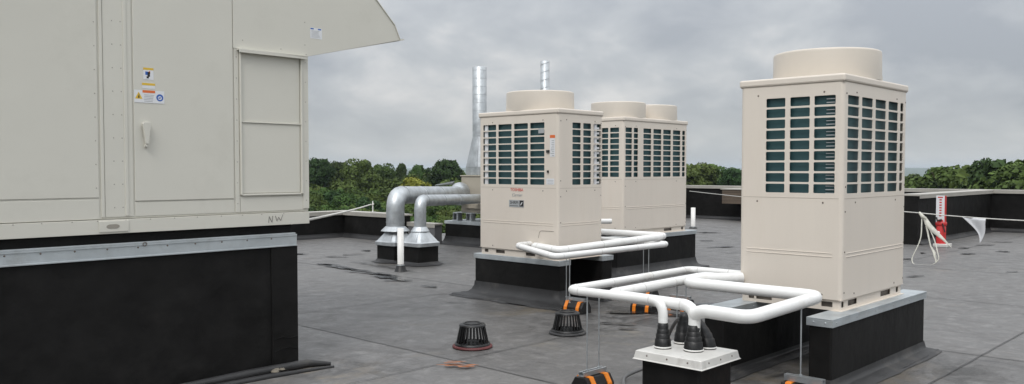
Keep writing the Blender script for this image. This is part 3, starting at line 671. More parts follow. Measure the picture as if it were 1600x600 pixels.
# pipe support blocks
def block(label,x,y,ang,rods=(),z=0,L_=.26,group='rubber pipe supports with orange strips',hs=1.):
    t=thing('pipe_support',label,'pipe support',(x,y,z),group)
    ca,sa=math.cos(ang),math.sin(ang)
    W=lambda p_,q_,h_:(x+p_*ca-q_*sa,y+p_*sa+q_*ca,z+h_*hs)
    sec=[(-.085,0),(-.078,.06),(-.045,.115),(.045,.115),(.078,.06),(.085,0)]
    mb=MB(); mb.prism(sec,-L_/2,L_/2,lambda p_,q_,d_:W(d_,p_,q_)); mb.build('rubber_block','rubber',t,bevel=.004)
    for s_ in (-.30,.30):
        o=MB(); e=.004; c0=s_*L_; hw=.019
        outer=[(p_*(1+.05)+(e if p_>0 else -e),q_+(e if q_>.1 else 0)) for p_,q_ in sec]
        n=len(sec); vs=[W(c0-hw,p_,q_) for p_,q_ in outer]+[W(c0+hw,p_,q_) for p_,q_ in outer]
        o.add(vs,[(i,i+1,n+i+1,n+i) for i in range(n-1)]+[tuple(range(n)),tuple(range(n,2*n))]); o.build('reflective_strip','orange',t)
    ch=MB(); 
    for (p0,p1,h0,h1) in ((-.021,.021,.120,.1245),(-.021,-.017,.1245,.145),(.017,.021,.1245,.145),(-.021,-.008,.145,.149),(.008,.021,.145,.149)):
        v=[W(l_,p_,h_) for h_ in (h0,h1) for p_ in(p0,p1) for l_ in(-L_*.47,L_*.47)]
        ch.add(v,[(0,2,3,1),(4,5,7,6),(0,1,5,4),(2,6,7,3),(0,4,6,2),(1,3,7,5)])
    ch.build('strut_channel','galv',t)
    for (rx,ry,rz) in rods:
        rd=MB(); rd.tube([(rx,ry,z+.12*hs),(rx,ry,rz)],.0048,8); rd.tube([(rx,ry,z+.15*hs),(rx,ry,z+.15*hs+.008)],.011,6); rd.tube([(rx,ry,z+.112),(rx,ry,z+.12)],.011,6); rd.build('threaded_rod','galv',t)
    return t
block('pipe support with orange strips and two long rods up to the outermost white pipe loop',4.375,3.44,0,((4.315,3.44,.64),(4.44,3.44,.62)))
block('pipe support with orange strips and two rods below the logo unit front corner',6.72,5.50,PI/2,((6.60,5.49,.58),(6.68,5.60,.60)))
block('far pipe support with two rods in front of the curb of the two fan unit',7.98,5.52,PI/2,((7.98,5.48,.58),(8.05,5.60,.66)))
block('pipe support with tan channel behind the vertical white elbows, carrying nothing',7.60,4.82,PI/2)
block('low pipe support seen between the two vertical white pipe drops and the drain',7.25,5.02,PI/2)
block('pipe support with a single rod beside the near curb of the lone unit',4.96,2.26,PI/2,((4.96,2.285,.63),),hs=1.32)
block('pipe support hidden behind the grey cap with its four boots',5.22,3.31,PI/2,((5.20,3.25,.64),(5.27,3.37,.63)))

# ------------------------------------------------------------------ pipe penetration box with boots
px0,px1,py0,py1,ph=4.165,4.60,2.50,2.965,.38
pt_=thing('pipe_portal','small black pipe curb with grey metal cap where white pipes enter the roof','pipe curb',((px0+px1)/2,(py0+py1)/2,0))
mb=MB(); mb.box(px0+.035,px1-.035,py0+.035,py1-.035,-.05,ph-.05); mb.build('membrane_wrap','black',pt_,bevel=.012)
mb=MB()
cxm,cym=(px0+px1)/2,(py0+py1)/2; hx,hy=(px1-px0)/2,(py1-py0)/2
lv=[(1.035,-.052),(1.0,-.045),(.965,-.004),(.95,0)]
vs=[(cxm+sx_*hx*s_,cym+sy_*hy*s_,ph+z_) for s_,z_ in lv for sx_,sy_ in((-1,-1),(1,-1),(1,1),(-1,1))]
mb.add(vs,[(i*4+q,i*4+(q+1)%4,(i+1)*4+(q+1)%4,(i+1)*4+q) for i in range(3) for q in range(4)]+[(12,13,14,15),(0,1,2,3)])
for q in (-.6,0,.6):
    mb.dome((cxm-hx*.985,cym+hy*q,ph-.022),.006,(-1,0,.2),1); mb.dome((cxm+hx*q,cym-hy*.985,ph-.022),.006,(0,-1,.2),1)
mb.build('metal_cap',['cap','screw'],pt_,bevel=.004)
def boot(x,y,z,lean=(0,0),hh=.155,par=pt_,s=1.):
    b_=MB(); prof=[(.054,0),(.054,.017),(.052,.022),(.050,.044),(.046,.047),(.0445,.050),(.045,.068),(.041,.071),(.0395,.074),(.039,.090),(.0355,.093),(.034,.096),(.035,.112),(.0315,.115),(.0305,.125),(.002,.126)]
    seg=20; vs=[]
    for (r_,z_) in prof:
        q=z_/.125
        for k_ in range(seg):
            u=2*PI*k_/seg; vs.append((x+lean[0]*q*q+r_*s*math.cos(u),y+lean[1]*q*q+r_*s*math.sin(u),z+z_*hh/.125))
    b_.add(vs,[(i*seg+k_,i*seg+(k_+1)%seg,(i+1)*seg+(k_+1)%seg,(i+1)*seg+k_) for i in range(len(prof)-1) for k_ in range(seg)],0,True)
    o=b_.build('pipe_boot','rubber',par)
    c_=MB(); c_.lathe([(.054*s,.005),(.0565*s,.006),(.0565*s,.013),(.054*s,.014)],(x,y,z),24); c_.build('clamp_band','pvc',o)
boot(4.335,2.87,ph,s=.95); boot(4.39,2.69,ph,s=1.08); boot(4.53,2.86,ph,(.03,0),.19,s=.9); boot(4.51,2.66,ph,(-.01,.07),.17,s=.85)
def cable(name,label,path,r,m_='hose',cat='cable'):
    o=MB(); o.tube(fillet(path,.15,9),r,12); ob=o.build(name,m_,loc=tuple(path[0])); props(ob,label,cat); return ob
cable('control_cable','short black cable leaning up out of the rearmost boot to the pipes',[(4.50,2.735,.54),(4.50,2.77,.58),(4.47,2.82,.62)],.012,'rubber')
cable('flexible_conduit','grey flexible conduit looping from a boot across the roof to the nearest pipe support',
   [(4.57,2.86,.53),(4.66,2.90,.56),(4.95,3.2,.40),(5.0,3.35,.10),(4.8,3.5,.02),(4.55,3.32,.02),(4.40,3.1,.018),(4.22,3.10,.018),(4.12,3.3,.018),(4.28,3.42,.02)],.0125)

# ------------------------------------------------------------------ roof drains
def drain(label,x,y,ringm='drainred'):
    t=thing('roof_drain',label,'roof drain',(x,y,0),'black dome roof drains')
    rg=MB(); rg.lathe([(.166,.008),(.164,.018),(.152,.024),(.140,.022),(.135,.008)],(x,y,0),40); rg.build('clamp_ring',ringm,t)
    cg=MB(); n=26
    for k_ in range(n):
        u=2*PI*k_/n; cu,su=math.cos(u),math.sin(u); tx,ty=-su*.0062,cu*.0062
        P=[(.140,.02),(.134,.045),(.104,.195),(.098,.205)]
        for sgn in (1,):
            vs=[]
            for (r_,z_) in P:
                z_*=.93
                for (dr,ss) in ((0,-.8),(0,.8),(-.009,.8),(-.009,-.8)): vs.append((x+(r_+dr)*cu+tx*ss,y+(r_+dr)*su+ty*ss,z_))
            cg.add(vs,[(i*4+q,i*4+(q+1)%4,(i+1)*4+(q+1)%4,(i+1)*4+q) for i in range(3) for q in range(4)])
    cg.lathe([(.146,.018),(.146,.040),(.128,.042),(.128,.018)],(x,y,0),40)
    cg.lathe([(.110,.178),(.108,.189),(.098,.196),(.06,.199),(.001,.199)],(x,y,0),40)
    cg.lathe([(.075,.199),(.075,.205),(.062,.205),(.062,.199)],(x,y,0),30)
    cg.build('strainer_cage','rubber',t)
    iv=MB(); iv.lathe([(.05,.0),(.048,.05),(.04,.055),(.001,.055)],(x,y,0),20); iv.lathe([(.133,.012),(.001,.010)],(x,y,0),30); iv.build('drain_bowl','dark',t)
drain('black dome roof drain on a red ring, standing alone in the open roof',4.80,5.03)
drain('darker dome roof drain beside the two long rods, in front of the unit with logos',5.79,4.84,'blackdust')

# ------------------------------------------------------------------ ducts with flashing cones and curbs
def square_curb(label,x0,x1,y0,y1,h):
    t=thing('duct_curb',label,'roof curb',((x0+x1)/2,(y0+y1)/2,0),'small black curbs under the silver ducts')
    mb=MB(); mb.box(x0,x1,y0,y1,-.02,h); mb.build('membrane_wrap','black',t,bevel=.015)
    mb=MB(); c_=((x0+x1)/2,(y0+y1)/2); hw=(x1-x0)/2
    lp=[(1.0,.05),(1.08,.02),(1.55,.008)]; vs=[]
    for s_,z_ in lp:
        for k_ in range(32):
            u=2*PI*k_/32; cu,su=math.cos(u),math.sin(u); q=1/max(abs(cu),abs(su)) if s_<1.2 else 1.12*(1+random.uniform(-.07,.07))
            vs.append((c_[0]+hw*s_*q*cu,c_[1]+hw*s_*q*su,z_))
    mb.add(vs,[(i*32+k_,i*32+(k_+1)%32,(i+1)*32+(k_+1)%32,(i+1)*32+k_) for i in range(2) for k_ in range(32)],0,True); mb.build('membrane_skirt','blackdust',t)
def duct(label,x,y,hw,hc,r,zc_,end,ringend=True,curbh=.33):
    """flashing base on a curb, riser, elbow, long run to end"""
    t=thing('metal_duct',label,'duct',(x,y,curbh))
    mb=MB()
    c0=[(hw*1.07,curbh-.035),(hw*1.07,curbh+.015)]
    vs=[]; seg=32
    def sq(s_,z_,blend):
        out_=[]
        for k_ in range(seg):
            u=2*PI*(k_+.5)/seg; cu,su=math.cos(u),math.sin(u); q=(1/max(abs(cu),abs(su)))*(1-blend)+blend
            out_.append((x+s_*q*cu,y+s_*q*su,z_))
        return out_
    lv=[sq(hw*1.07,curbh-.04,0),sq(hw*1.07,curbh+.012,0),sq(hw*.98,curbh+.03,.1),sq(hw*.62,curbh+.17,.85),sq(hw*.56,curbh+.19,1),sq(r*1.03,curbh+.20,1)]
    for l_ in lv: vs+=l_
    mb.add(vs,[(i*seg+k_,i*seg+(k_+1)%seg,(i+1)*seg+(k_+1)%seg,(i+1)*seg+k_) for i in range(len(lv)-1) for k_ in range(seg)])
    mb.build('flashing_cone','galv',t)
    cl=MB(); cl.lathe([(r*1.02,curbh+.255),(r*1.1,curbh+.25),(r*1.55,curbh+.19),(r*1.58,curbh+.178),(r*1.5,curbh+.178)],(x,y,0),20,smooth=False); cl.build('storm_collar','galv',t)
    E_=Vector(end); p0=Vector((x,y,curbh+.1)); p1=Vector((x,y,zc_)); rad=r*1.75
    P=fillet([p0,p1,E_],rad,6)
    d_=MB(); d_.tube(P,r,28)
    # standing joint beads
    run=(E_-p1).normalized()
    for q in [rad+.02,rad+.9,rad+1.8]:
        if q<(E_-p1).length: c_=p1+run*q; d_.tube([c_,c_+run*.014],r+.006,28)
    for z_ in (zc_-rad-.02,zc_-rad-.18): d_.tube([(x,y,z_),(x,y,z_+.012)],r+.005,28)
    for q in np.linspace(.15,.85,5): 
        c_=P[1].lerp(P[6],0)  # keep the elbow plain
    d_.build('duct_run','galv',t)
    if ringend:
        rg=MB(); e0=E_-run*.26; rg.tube([e0,e0+run*.05,e0+run*.06,E_-run*.03,E_],[r*1.04,r*1.12,r*1.18,r*1.50,r*1.58],28); rg.build('end_collar','galv',t)
    return t
square_curb('square black curb under the larger silver duct',8.28,8.70,10.45,10.88,.30)
square_curb('square black curb under the smaller silver duct',8.29,8.69,9.86,10.26,.32)
duct('larger galvanised elbow duct with flashing cone, left of the pair',8.49,10.67,.232,0,.145,1.055,(11.46,12.36,.985),curbh=.31)
duct('smaller galvanised elbow duct with flashing cone, right of the pair',8.49,10.06,.218,0,.092,.985,(11.44,11.80,.90),False,curbh=.33)
# plastic vent pipes
def vent(label,x,y,r_,z1,boot_h=.10):
    t=thing('vent_pipe',label,'vent pipe',(x,y,0),'white plastic vent pipes')
    mb=MB(); mb.lathe([(r_,.02),(r_,z1),(r_-.006,z1),(r_-.006,.3)],(x,y,0),24); mb.build('plastic_pipe','pvc',t)
    mb=MB(); mb.lathe([(r_*2.0,.004),(r_*1.75,.02),(r_*1.3,boot_h-.01),(r_*1.2,boot_h),(r_*1.01,boot_h+.004)],(x,y,0),24); o=mb.build('pipe_boot','rubber',t)
    mb=MB(); mb.lathe([(r_*1.25,boot_h-.022),(r_*1.3,boot_h-.02),(r_*1.3,boot_h-.006),(r_*1.25,boot_h-.004)],(x,y,0),24); mb.build('clamp_band','galv',o)
vent('white plastic vent pipe with black boot in front of the two silver ducts',7.70,9.56,.046,.62)
vent('short white plastic vent pipe beyond the two fan unit, before the far parapet',18.39,11.31,.055,.52,.05)

# exhaust unit with stack behind
curb('exhaust_curb','black curb with metal coping carrying the tan exhaust unit, behind the unit with logos',11.22,13.45,9.4,12.56,.46,flare=.15,lip=.06)
et=thing('exhaust_unit','tan exhaust unit with tall silver stack, mostly hidden behind the unit with logos','exhaust unit',(12.2,11.3,.46))
mb=MB(); mb.box(11.55,13.3,9.9,12.42,.62,1.33); mb.box(11.50,11.56,10.4,12.30,.70,.80); mb.box(11.53,13.32,9.88,12.44,1.33,1.352); mb.build('housing','tan',et,bevel=.01)
for yy in (12.40,12.02,11.2): 
    mb=MB(); mb.box(11.36,11.50,yy-.075,yy+.075,.46,.475); mb.box(11.37,11.49,yy-.07,yy-.06,.475,.60); mb.box(11.37,11.49,yy+.06,yy+.07,.475,.60); mb.box(11.37,11.49,yy-.07,yy+.07,.60,.615); 
    mb.tube([(11.43+.025*math.cos(u*9),yy+.025*math.sin(u*9),.475+.125*u/7) for u in np.linspace(0,7,60)],.006,5); mb.build('spring_mount','galv',et)
mb=MB(); mb.box(11.40,13.3,10.0,12.5,.615,.62); mb.build('base_plate','galv',et)
sk_=MB(); cx_,cy_=11.85,12.20
sk_.lathe([(.142,1.95),(.142,3.50),(.135,3.505),(.135,2.0)],(cx_,cy_,0),28)
for z_ in np.arange(2.15,3.5,.16): sk_.lathe([(.142,z_),(.1435,z_+.003),(.1435,z_+.006),(.142,z_+.009)],(cx_,cy_,0),28)
sk_.build('exhaust_stack','galv',et)
tr=MB(); vs=[]; seg=28
for (s_,z_,bl) in ((.215,1.36,0),(.215,1.52,0),(.142,2.12,1)):
    for k_ in range(seg):
        u=2*PI*k_/seg; cu,su=math.cos(u),math.sin(u); q=(1/max(abs(cu),abs(su)))*(1-bl)+bl; vs.append((cx_+s_*q*cu,cy_+s_*q*su,z_))
tr.add(vs,[(i*seg+k_,i*seg+(k_+1)%seg,(i+1)*seg+(k_+1)%seg,(i+1)*seg+k_) for i in range(2) for k_ in range(seg)]); tr.build('stack_transition','galv',et)
t2=thing('vent_stack','slender silver spiral stack just showing above the fan of the unit with logos','stack',(12.8,11.3,1.352))
sk_=MB(); sk_.lathe([(.09,1.353),(.09,3.63),(.084,3.632),(.084,2.0)],(12.8,11.3,0),24)
sp=[(12.8+.0925*math.cos(u),11.3+.0925*math.sin(u),1.4+u*.0255) for u in np.linspace(0,87,900)]; sk_.tube(sp,.0022,5); sk_.build('spiral_duct','galv',t2)
for z_ in (2.9,): 
    mb=MB(); mb.lathe([(.095,z_),(.103,z_+.002),(.103,z_+.022),(.095,z_+.024)],(12.8,11.3,0),24); mb.box(12.69,12.72,11.17,11.2,z_,z_+.02); mb.build('clamp_band','galv',t2)
# open metal flap near the duct collar
mb=MB(); mb.add([(11.40,12.50,1.20),(11.40,13.05,1.14),(11.75,13.05,1.14),(11.75,12.50,1.20),(11.40,12.44,1.24),(11.40,13.0,1.165)],[(0,1,2,3),(0,1,5,4)]); mb.build('rain_flap','galv',et)

# ------------------------------------------------------------------ ropes, pole, post
def sag(p,q,s_,n=24):
    p=Vector(p); q=Vector(q); return [p.lerp(q,i/n)-Vector((0,0,4*s_*(i/n)*(1-i/n))) for i in range(n+1)]
def rope(name,label,pts,r_=.011,cat='rope'):
    o=MB(); o.tube(pts,r_,6); props(o.build(name,'rope',loc=tuple(pts[0])),label,cat)
rope('safety_rope','white rope slung from the air handler corner to the thin post on the parapet',sag((3.40,5.62,1.05),(10.90,14.52,.73),.02),.013)
t=thing('thin_post','thin pale post standing on the parapet coping beside the larger silver duct','post',(10.95,14.52,.565))
mb=MB(); mb.tube([(10.95,14.52,.566),(10.95,14.52,.80)],.012,8); mb.box(10.90,11.0,14.47,14.57,.566,.574); mb.build('rod','pvc',t)
mb=MB(); mb.tube([(10.93,14.52,.72),(10.97,14.52,.74)],.02,8); mb.build('rope_tie','rope',t)
rp=sag((21.9,13.6,.83),(13.9,4.5,.79),.02,20)+sag((13.9,4.5,.79),(12.3,1.6,.82),.03,20)[1:]+[Vector((11.5,-1.5,.9))]
rope('safety_rope','white rope strung across the roof behind the lone unit and past the red post',rp,.0075)
# plastic strap knotted to the rope
t=thing('knotted_strap','pale plastic strap knotted on the rope and trailing to the roof in a loop','strap',(13.8,4.45,.79))
mb=MB()
mb.tube([(13.86,4.50,.80),(13.82,4.44,.74),(13.85,4.40,.70)],[.018,.03,.015],8)
def ribbon(mb,pts,wid):
    vs=[]; P=[Vector(p_) for p_ in pts]
    for i,p_ in enumerate(P):
        wd=wid[i] if isinstance(wid,(list,tuple)) else wid; d_=Vector((.69,-.72,0)); tw=math.sin(i*1.3)*.5; d_=Vector((d_.x*math.cos(tw)-d_.y*math.sin(tw)*.2,d_.y,0)).normalized()
        vs+=[p_-d_*wd/2,p_+d_*wd/2,p_+d_*wd/2+Vector((.006,.006,0)),p_-d_*wd/2+Vector((.006,.006,0))]
    mb.add(vs,[(i*4+q,i*4+(q+1)%4,(i+1)*4+(q+1)%4,(i+1)*4+q) for i in range(len(P)-1) for q in range(4)],0,True)
ribbon(mb,fillet([(13.83,4.45,.74),(13.72,4.42,.40),(13.62,4.52,.10),(13.60,4.50,.02),(13.70,4.24,.015),(13.74,4.16,.10),(13.82,4.26,.40),(13.84,4.42,.72)],.12,5),.016)
ribbon(mb,[(13.84,4.42,.74),(13.84,4.36,.62),(13.86,4.28,.52),(13.9,4.14,.38),(13.93,4.05,.28)],[.05,.10,.11,.05,.008])
ribbon(mb,[(13.82,4.38,.60),(13.80,4.31,.30),(13.76,4.24,.20),(13.72,4.20,.06)],[.03,.018,.05,.015])
mb.build('plastic_film','plastic',t)
t=thing('white_pennant','white triangular pennant hanging point down from the rope near the far right','pennant',(13.2,3.3,.8))
mb=MB(); P0=Vector((13.50,3.77,.775)); P1=Vector((13.29,3.40,.770)); 
vs=[]; n=10
for i in range(n+1):
    for j in range(n+1):
        u=i/n; v=j/n; top=P0.lerp(P1,u); tip=P0.lerp(P1,.72)+Vector((0,0,-.36)); q=v*(1-.0); p_=top.lerp(tip,v); 
        bow=-.10*math.sin(PI*v)*(1-u)*.5; p_=p_+(P1-P0).normalized()*(-bow)+Vector((.02*math.sin(u*6)*(1-v),.02*math.cos(v*5),0)); vs.append(p_)
mb.add(vs,[(i*(n+1)+j,i*(n+1)+j+1,(i+1)*(n+1)+j+1,(i+1)*(n+1)+j) for i in range(n) for j in range(n)],0,True)
o=mb.build('cloth','lab_white',t); sd_=o.modifiers.new('thick','SOLIDIFY'); sd_.thickness=.003
# red and white post
X_,Y_=17.30,5.22
t=thing('hydrant_post','red post with white marked plate on top, standing in front of the spur wall','post',(X_,Y_,0))
mb=MB(); mb.box(X_-.14,X_+.14,Y_-.16,Y_+.10,0.,.06); mb.build('base_pad','cap',t,bevel=.01)
mb=MB(); mb.lathe([(.085,.06),(.085,.50),(.07,.52),(.001,.522)],(X_,Y_,0),20); mb.build('red_pipe','red',t)
mb=MB(); mb.box(X_-.06,X_-.05,Y_-.07,Y_+.08,.46,.97); mb.box(X_-.05,X_+.03,Y_-.08,Y_-.07,.46,.97,1); o=mb.build('marker_plate',['lab_white','red'],t,bevel=.004)
mb=MB()
for i in range(7): mb.box(X_-.063,X_-.0605,Y_-.02,Y_+.02,.58+i*.05,.605+i*.05)
mb.box(X_-.063,X_-.0605,Y_-.04,Y_+.05,.93,.95); mb.build('red_marking','red',o)
mb=MB(); mb.tube([(X_-.10,Y_-.04,.52),(X_-.12,Y_+.03,.50),(X_-.10,Y_+.06,.56)],.018,8); mb.tube([(X_-.09,Y_-.05,.45),(X_-.10,Y_-.10,.28)],.012,8); mb.dome((X_-.085,Y_+.02,.27),.03,(-1,0,0),1); mb.build('valve',['lab_black','lab_white'],t)
mb=MB(); mb.lathe([(.09,.40),(.10,.41),(.10,.46),(.09,.47)],(X_,Y_,0),20); mb.build('red_collar','red',t)

# ------------------------------------------------------------------ terrain, hills
CF=(math.cos(th),math.sin(th))
def gz(r,az):
    # ground height by distance and bearing from the camera axis (+ = right)
    k_=[0,120,200,300,400,600,1000,2500,6000,10000,13000,16000,19000]
    h_=[-21,-20,-18.0,-15.0,-12.5,-14,-22,-45,-70,-50,5,22,0]
    z=np.interp(r,k_,h_)
    return z+2.0*math.sin(az*9+1)*min(1,max(0,(r-200)/400))+ (26*math.sin(az*5.3+.6)+16*math.sin(az*13+2)+7*math.sin(az*37)+4*math.sin(az*71))*min(1,max(0,(r-9000)/4000))
rs=[0,60,110,150,200,250,300,350,400,500,600,800,1000,1400,2000,2700,3500,4500,6000,8000,9500,11000,12000,13000,14000,15000,16000,17500,19000]
na=360; vs=[]; fs=[]
for r_ in rs:
    for k_ in range(na):
        az=2*PI*k_/na; an=th-az; vs.append((r_*math.cos(an),r_*math.sin(an),gz(r_,az if az<PI else az-2*PI)))
for i in range(len(rs)-1):
    for k_ in range(na): fs.append((i*na+k_,i*na+(k_+1)%na,(i+1)*na+(k_+1)%na,(i+1)*na+k_))
M['land']=mat('wooded_land',(.045,.07,.030),.9,var=.5,vscale=.012)
mb=MB(); mb.add(vs,fs,0,True); props(mb.build('ground','land'),kind='structure')

# ------------------------------------------------------------------ trees
def leaf_mat(name,c):
    m=bpy.data.materials.new(name); m.use_nodes=True; nt=m.node_tree; b=nt.nodes['Principled BSDF']; L=nt.links.new
    oi=nt.nodes.new('ShaderNodeObjectInfo'); tc=nt.nodes.new('ShaderNodeTexCoord')
    n=nt.nodes.new('ShaderNodeTexNoise'); n.inputs['Scale'].default_value=.55; n.inputs['Detail'].default_value=5; L(tc.outputs['Object'],n.inputs['Vector'])
    hs=nt.nodes.new('ShaderNodeHueSaturation'); hs.inputs['Color'].default_value=(*c,1)
    def mm(x,a,b_,c_,d_):
        q=nt.nodes.new('ShaderNodeMapRange'); q.inputs[1].default_value=a; q.inputs[2].default_value=b_; q.inputs[3].default_value=c_; q.inputs[4].default_value=d_; L(x,q.inputs[0]); return q.outputs[0]
    L(mm(oi.outputs['Random'],0,1,.465,.52),hs.inputs['Hue']); L(mm(n.outputs[0],.3,.7,.7,1.4),hs.inputs['Value']); hs.inputs['Saturation'].default_value=.93
    L(hs.outputs[0],b.inputs['Base Color']); b.inputs['Roughness'].default_value=.8; b.inputs['Specular IOR Level'].default_value=.1
    return m
M['leaf']=leaf_mat('foliage_mid',(.060,.104,.023)); M['leafd']=leaf_mat('foliage_dark',(.034,.064,.019)); M['leafy']=leaf_mat('foliage_yellow',(.150,.190,.022)); M['leafb']=leaf_mat('foliage_olive',(.073,.115,.026))
def crown_arrays(rr,rad,hgt,nclump,per,leaf):
    """leaf quads scattered through clumps of an uneven crown; centre at z = 0"""
    V=[];
    for c_ in range(nclump):
        while True:
            p=rr.uniform(-1,1,3)
            q=np.linalg.norm(p)
            if .25<q<1: break
        p=p/q*(.35+.6*rr.random()**.7)
        if p[2]<-.5: p[2]*=.5
        cen=p*np.array([rad*.78,rad*.78,hgt*.40]); cr_=rad*rr.uniform(.26,.46)
        d=rr.normal(size=(per,3)); d/=np.linalg.norm(d,axis=1)[:,None]; d[:,2]=np.abs(d[:,2])*np.where(rr.random(per)<.8,1,-1)
        rad_=cr_*(.70+.38*rr.random(per)**.6)
        P=cen+d*rad_[:,None]*np.array([1,1,.82])
        nrm=d+rr.normal(size=(per,3))*.55; nrm/=np.linalg.norm(nrm,axis=1)[:,None]
        a=np.cross(nrm,rr.normal(size=(per,3))); a/=np.linalg.norm(a,axis=1)[:,None]; b=np.cross(nrm,a)
        s_=leaf*rr.uniform(.6,1.3,per)[:,None]
        V.append(np.stack([P-a*s_-b*s_*.6,P+a*s_-b*s_*.6,P+a*s_*.7+b*s_*.8,P-a*s_*.7+b*s_*.6],1))
    return np.concatenate(V)
def mesh_quads(name,A,m_):
    A=A.reshape(-1,3); n=len(A)//4; me=bpy.data.meshes.new(name); me.vertices.add(len(A)); me.vertices.foreach_set('co',A.astype(np.float32).ravel())
    me.loops.add(n*4); me.loops.foreach_set('vertex_index',np.arange(n*4,dtype=np.int32)); me.polygons.add(n); me.polygons.foreach_set('loop_start',np.arange(0,n*4,4,dtype=np.int32)); me.polygons.foreach_set('loop_total',np.full(n,4,dtype=np.int32))
    me.materials.append(M[m_]); me.update(calc_edges=True); return me
def tree_proto(seed,rad,hgt,kind):
    rr=np.random.default_rng(seed)
    A=crown_arrays(rr,rad,hgt,{'round':26,'tall':24,'open':20}[kind],230,.235)
    core=crown_arrays(rr,rad*.72,hgt*.72,10,60,.75)
    return np.concatenate([A,core])
def trunk_mesh(rr,H_,rad,cb):
    mb=MB(); mb.tube([(0,0,0),(rr.uniform(-.2,.2),.1,H_*.35),(rr.uniform(-.4,.4),.2,H_*.8)],[.35,.26,.12],8)
    for k_ in range(5):
        u=rr.uniform(0,6.28); z0=H_*rr.uniform(.3,.5); mb.tube([(0,0,z0),(rad*.35*math.cos(u),rad*.35*math.sin(u),z0+H_*.2),(rad*.6*math.cos(u),rad*.6*math.sin(u),z0+H_*.33)],[.14,.09,.04],6)
    me=bpy.data.meshes.new('trunk'); me.from_pydata([tuple(v) for v in mb.v],[],mb.f); me.materials.append(M['bark']); return me
protos={}
for key,(seed,rad,H_,kind,mt) in {'round':(1,4.6,13,'round','leaf'),'round2':(2,5.2,13,'round','leaf'),'olive':(3,4.3,12,'round','leafb'),'dark':(4,4.6,14,'open','leafd'),'dark2':(5,4.0,13,'tall','leafd'),'yellow':(6,3.6,10,'round','leafy'),'olive2':(7,5.0,12,'open','leafb')}.items():
    A=tree_proto(seed,rad,H_*.8,kind); A[...,2]+=H_*.60
    protos_me=mesh_quads('crown',A,mt); protos[key]=(protos_me,trunk_mesh(random.Random(seed),H_,rad,0),max(v.co.z for v in protos_me.vertices))
def polar(r_,az): an=th-az; return (r_*math.cos(an),r_*math.sin(an))
def tree(key,r_,az,sc,label,group,wide=1.):
    me,tm,H_=protos[key]; x,y=polar(r_,az); z=gz(r_,az)-.3
    t=thing('tree',label,'tree',(x,y,z),group,random.uniform(0,6.28)); t.scale=(sc*wide,sc*wide,sc)
    c_=bpy.data.objects.new('crown',me); COL.objects.link(c_); c_.parent=t
    k_=bpy.data.objects.new('trunk',tm); COL.objects.link(k_); k_.parent=t
    return t
PX=lambda px:math.atan((px-800)/f)
def top_tree(key,px,ytop,r_,label,wide=1.,group=None):
    az=PX(px); ztop=CAMZ+(265.4-ytop)/f*r_*math.cos(az); H_=protos[key][2]*.985; sc=(ztop-gz(r_,az)+.3)/H_
    return tree(key,r_,az,sc,label,group,wide)
top_tree('dark',496,247,330,'dark tall tree on the skyline right beside the edge of the air handler',0.90)
top_tree('dark',525,252,340,'dark rounded tree on the skyline, second from the air handler edge',0.87)
top_tree('dark2',536,255,350,'narrow dark treetop on the skyline before the big leafy green tree',0.72)
top_tree('round2',563,247.5,320,'tall leafy mid green tree standing highest on the left skyline',0.90)
top_tree('round2',597,255,370,'broad blue green tree on the skyline right of the highest leafy tree',0.87)
top_tree('dark2',626,255,390,'dark upright tree on the skyline above the larger duct',0.72)
top_tree('round',655,257,400,'mid green skyline tree left of the dark twin crowned tree',0.72)
top_tree('dark',694,249,330,'very dark twin crowned tree on the skyline left of the silver stack',1.04)
top_tree('dark2',708,251,335,'dark tree leaning against the twin crowned one near the silver stack',0.72)
top_tree('yellow',652,277,260,'yellow green tree glowing above the bend of the larger duct',1.16)
top_tree('round',1083,254,300,'leafy tree on the skyline immediately beyond the two fan unit',1.01)
top_tree('olive',1105,257,310,'olive treetop in the gap between the two fan unit and the lone unit',1.01)
top_tree('round2',1134,260,320,'broad tree low on the skyline just left of the lone unit',1.01)
top_tree('dark',1150,263,300,'darker tree against the left edge of the lone unit',0.87)
top_tree('round',1478,259,230,'broad green tree left of the tallest ones on the right skyline',1.16)
top_tree('round2',1497,260.5,240,'bushy green tree merging with the broad one on the right skyline',1.16)
top_tree('olive2',1530,264,300,'small distant olive tree in the dip of the right skyline',0.87)
top_tree('dark',1561,248,210,'tallest tree on the right skyline with a dark feathery top',0.87)
top_tree('round',1543,255,215,'green shoulder tree against the tallest one at the right',1.01)
top_tree('olive2',1587,250,205,'wide olive tree reaching the right border of the skyline',1.23)
# the crowns of the wood one can tell apart
win=((PX(470),PX(760),'beyond the left parapet'),(PX(1060),PX(1168),'between the cream units'),(PX(1408),PX(1612),'beyond the right parapet'))
colr={'round':'mid green round','round2':'mid green broad','olive':'olive green','olive2':'loose olive','dark':'dark green','dark2':'dark narrow','yellow':'yellow green'}
cnt=0; far=[]
rr=random.Random(21); r_=118.
while r_<430:
    for (a0,a1,wn) in win:
        az=a0+rr.uniform(0,7/r_)
        while az<a1:
            rj=r_+rr.uniform(-3.5,3.5)
            key=rr.choices(['round','round2','olive','olive2','dark','dark2','yellow'],[4,4,4,3,2,1.5,.5])[0]
            if r_<285 and cnt<265:
                # a tree only where it would not rise over the skyline trees
                sc=rr.uniform(.75,1.0)+(r_-118)/160*.06; band='in the nearest rows' if r_<175 else ('in the middle rows' if r_<235 else 'in the farther rows')
                tree(key,rj,az,sc,f'{colr[key]} tree {band} of the wood {wn}','trees of the wood around the building'); cnt+=1
            else: far.append((rj,az,rr.uniform(.74,1.12)))
            az+=rr.uniform(7.0,9.6)/r_*(1.0 if r_<285 else 1.25)
    r_+=9.5 if r_<285 else 13
print('trees',cnt,'far',len(far))
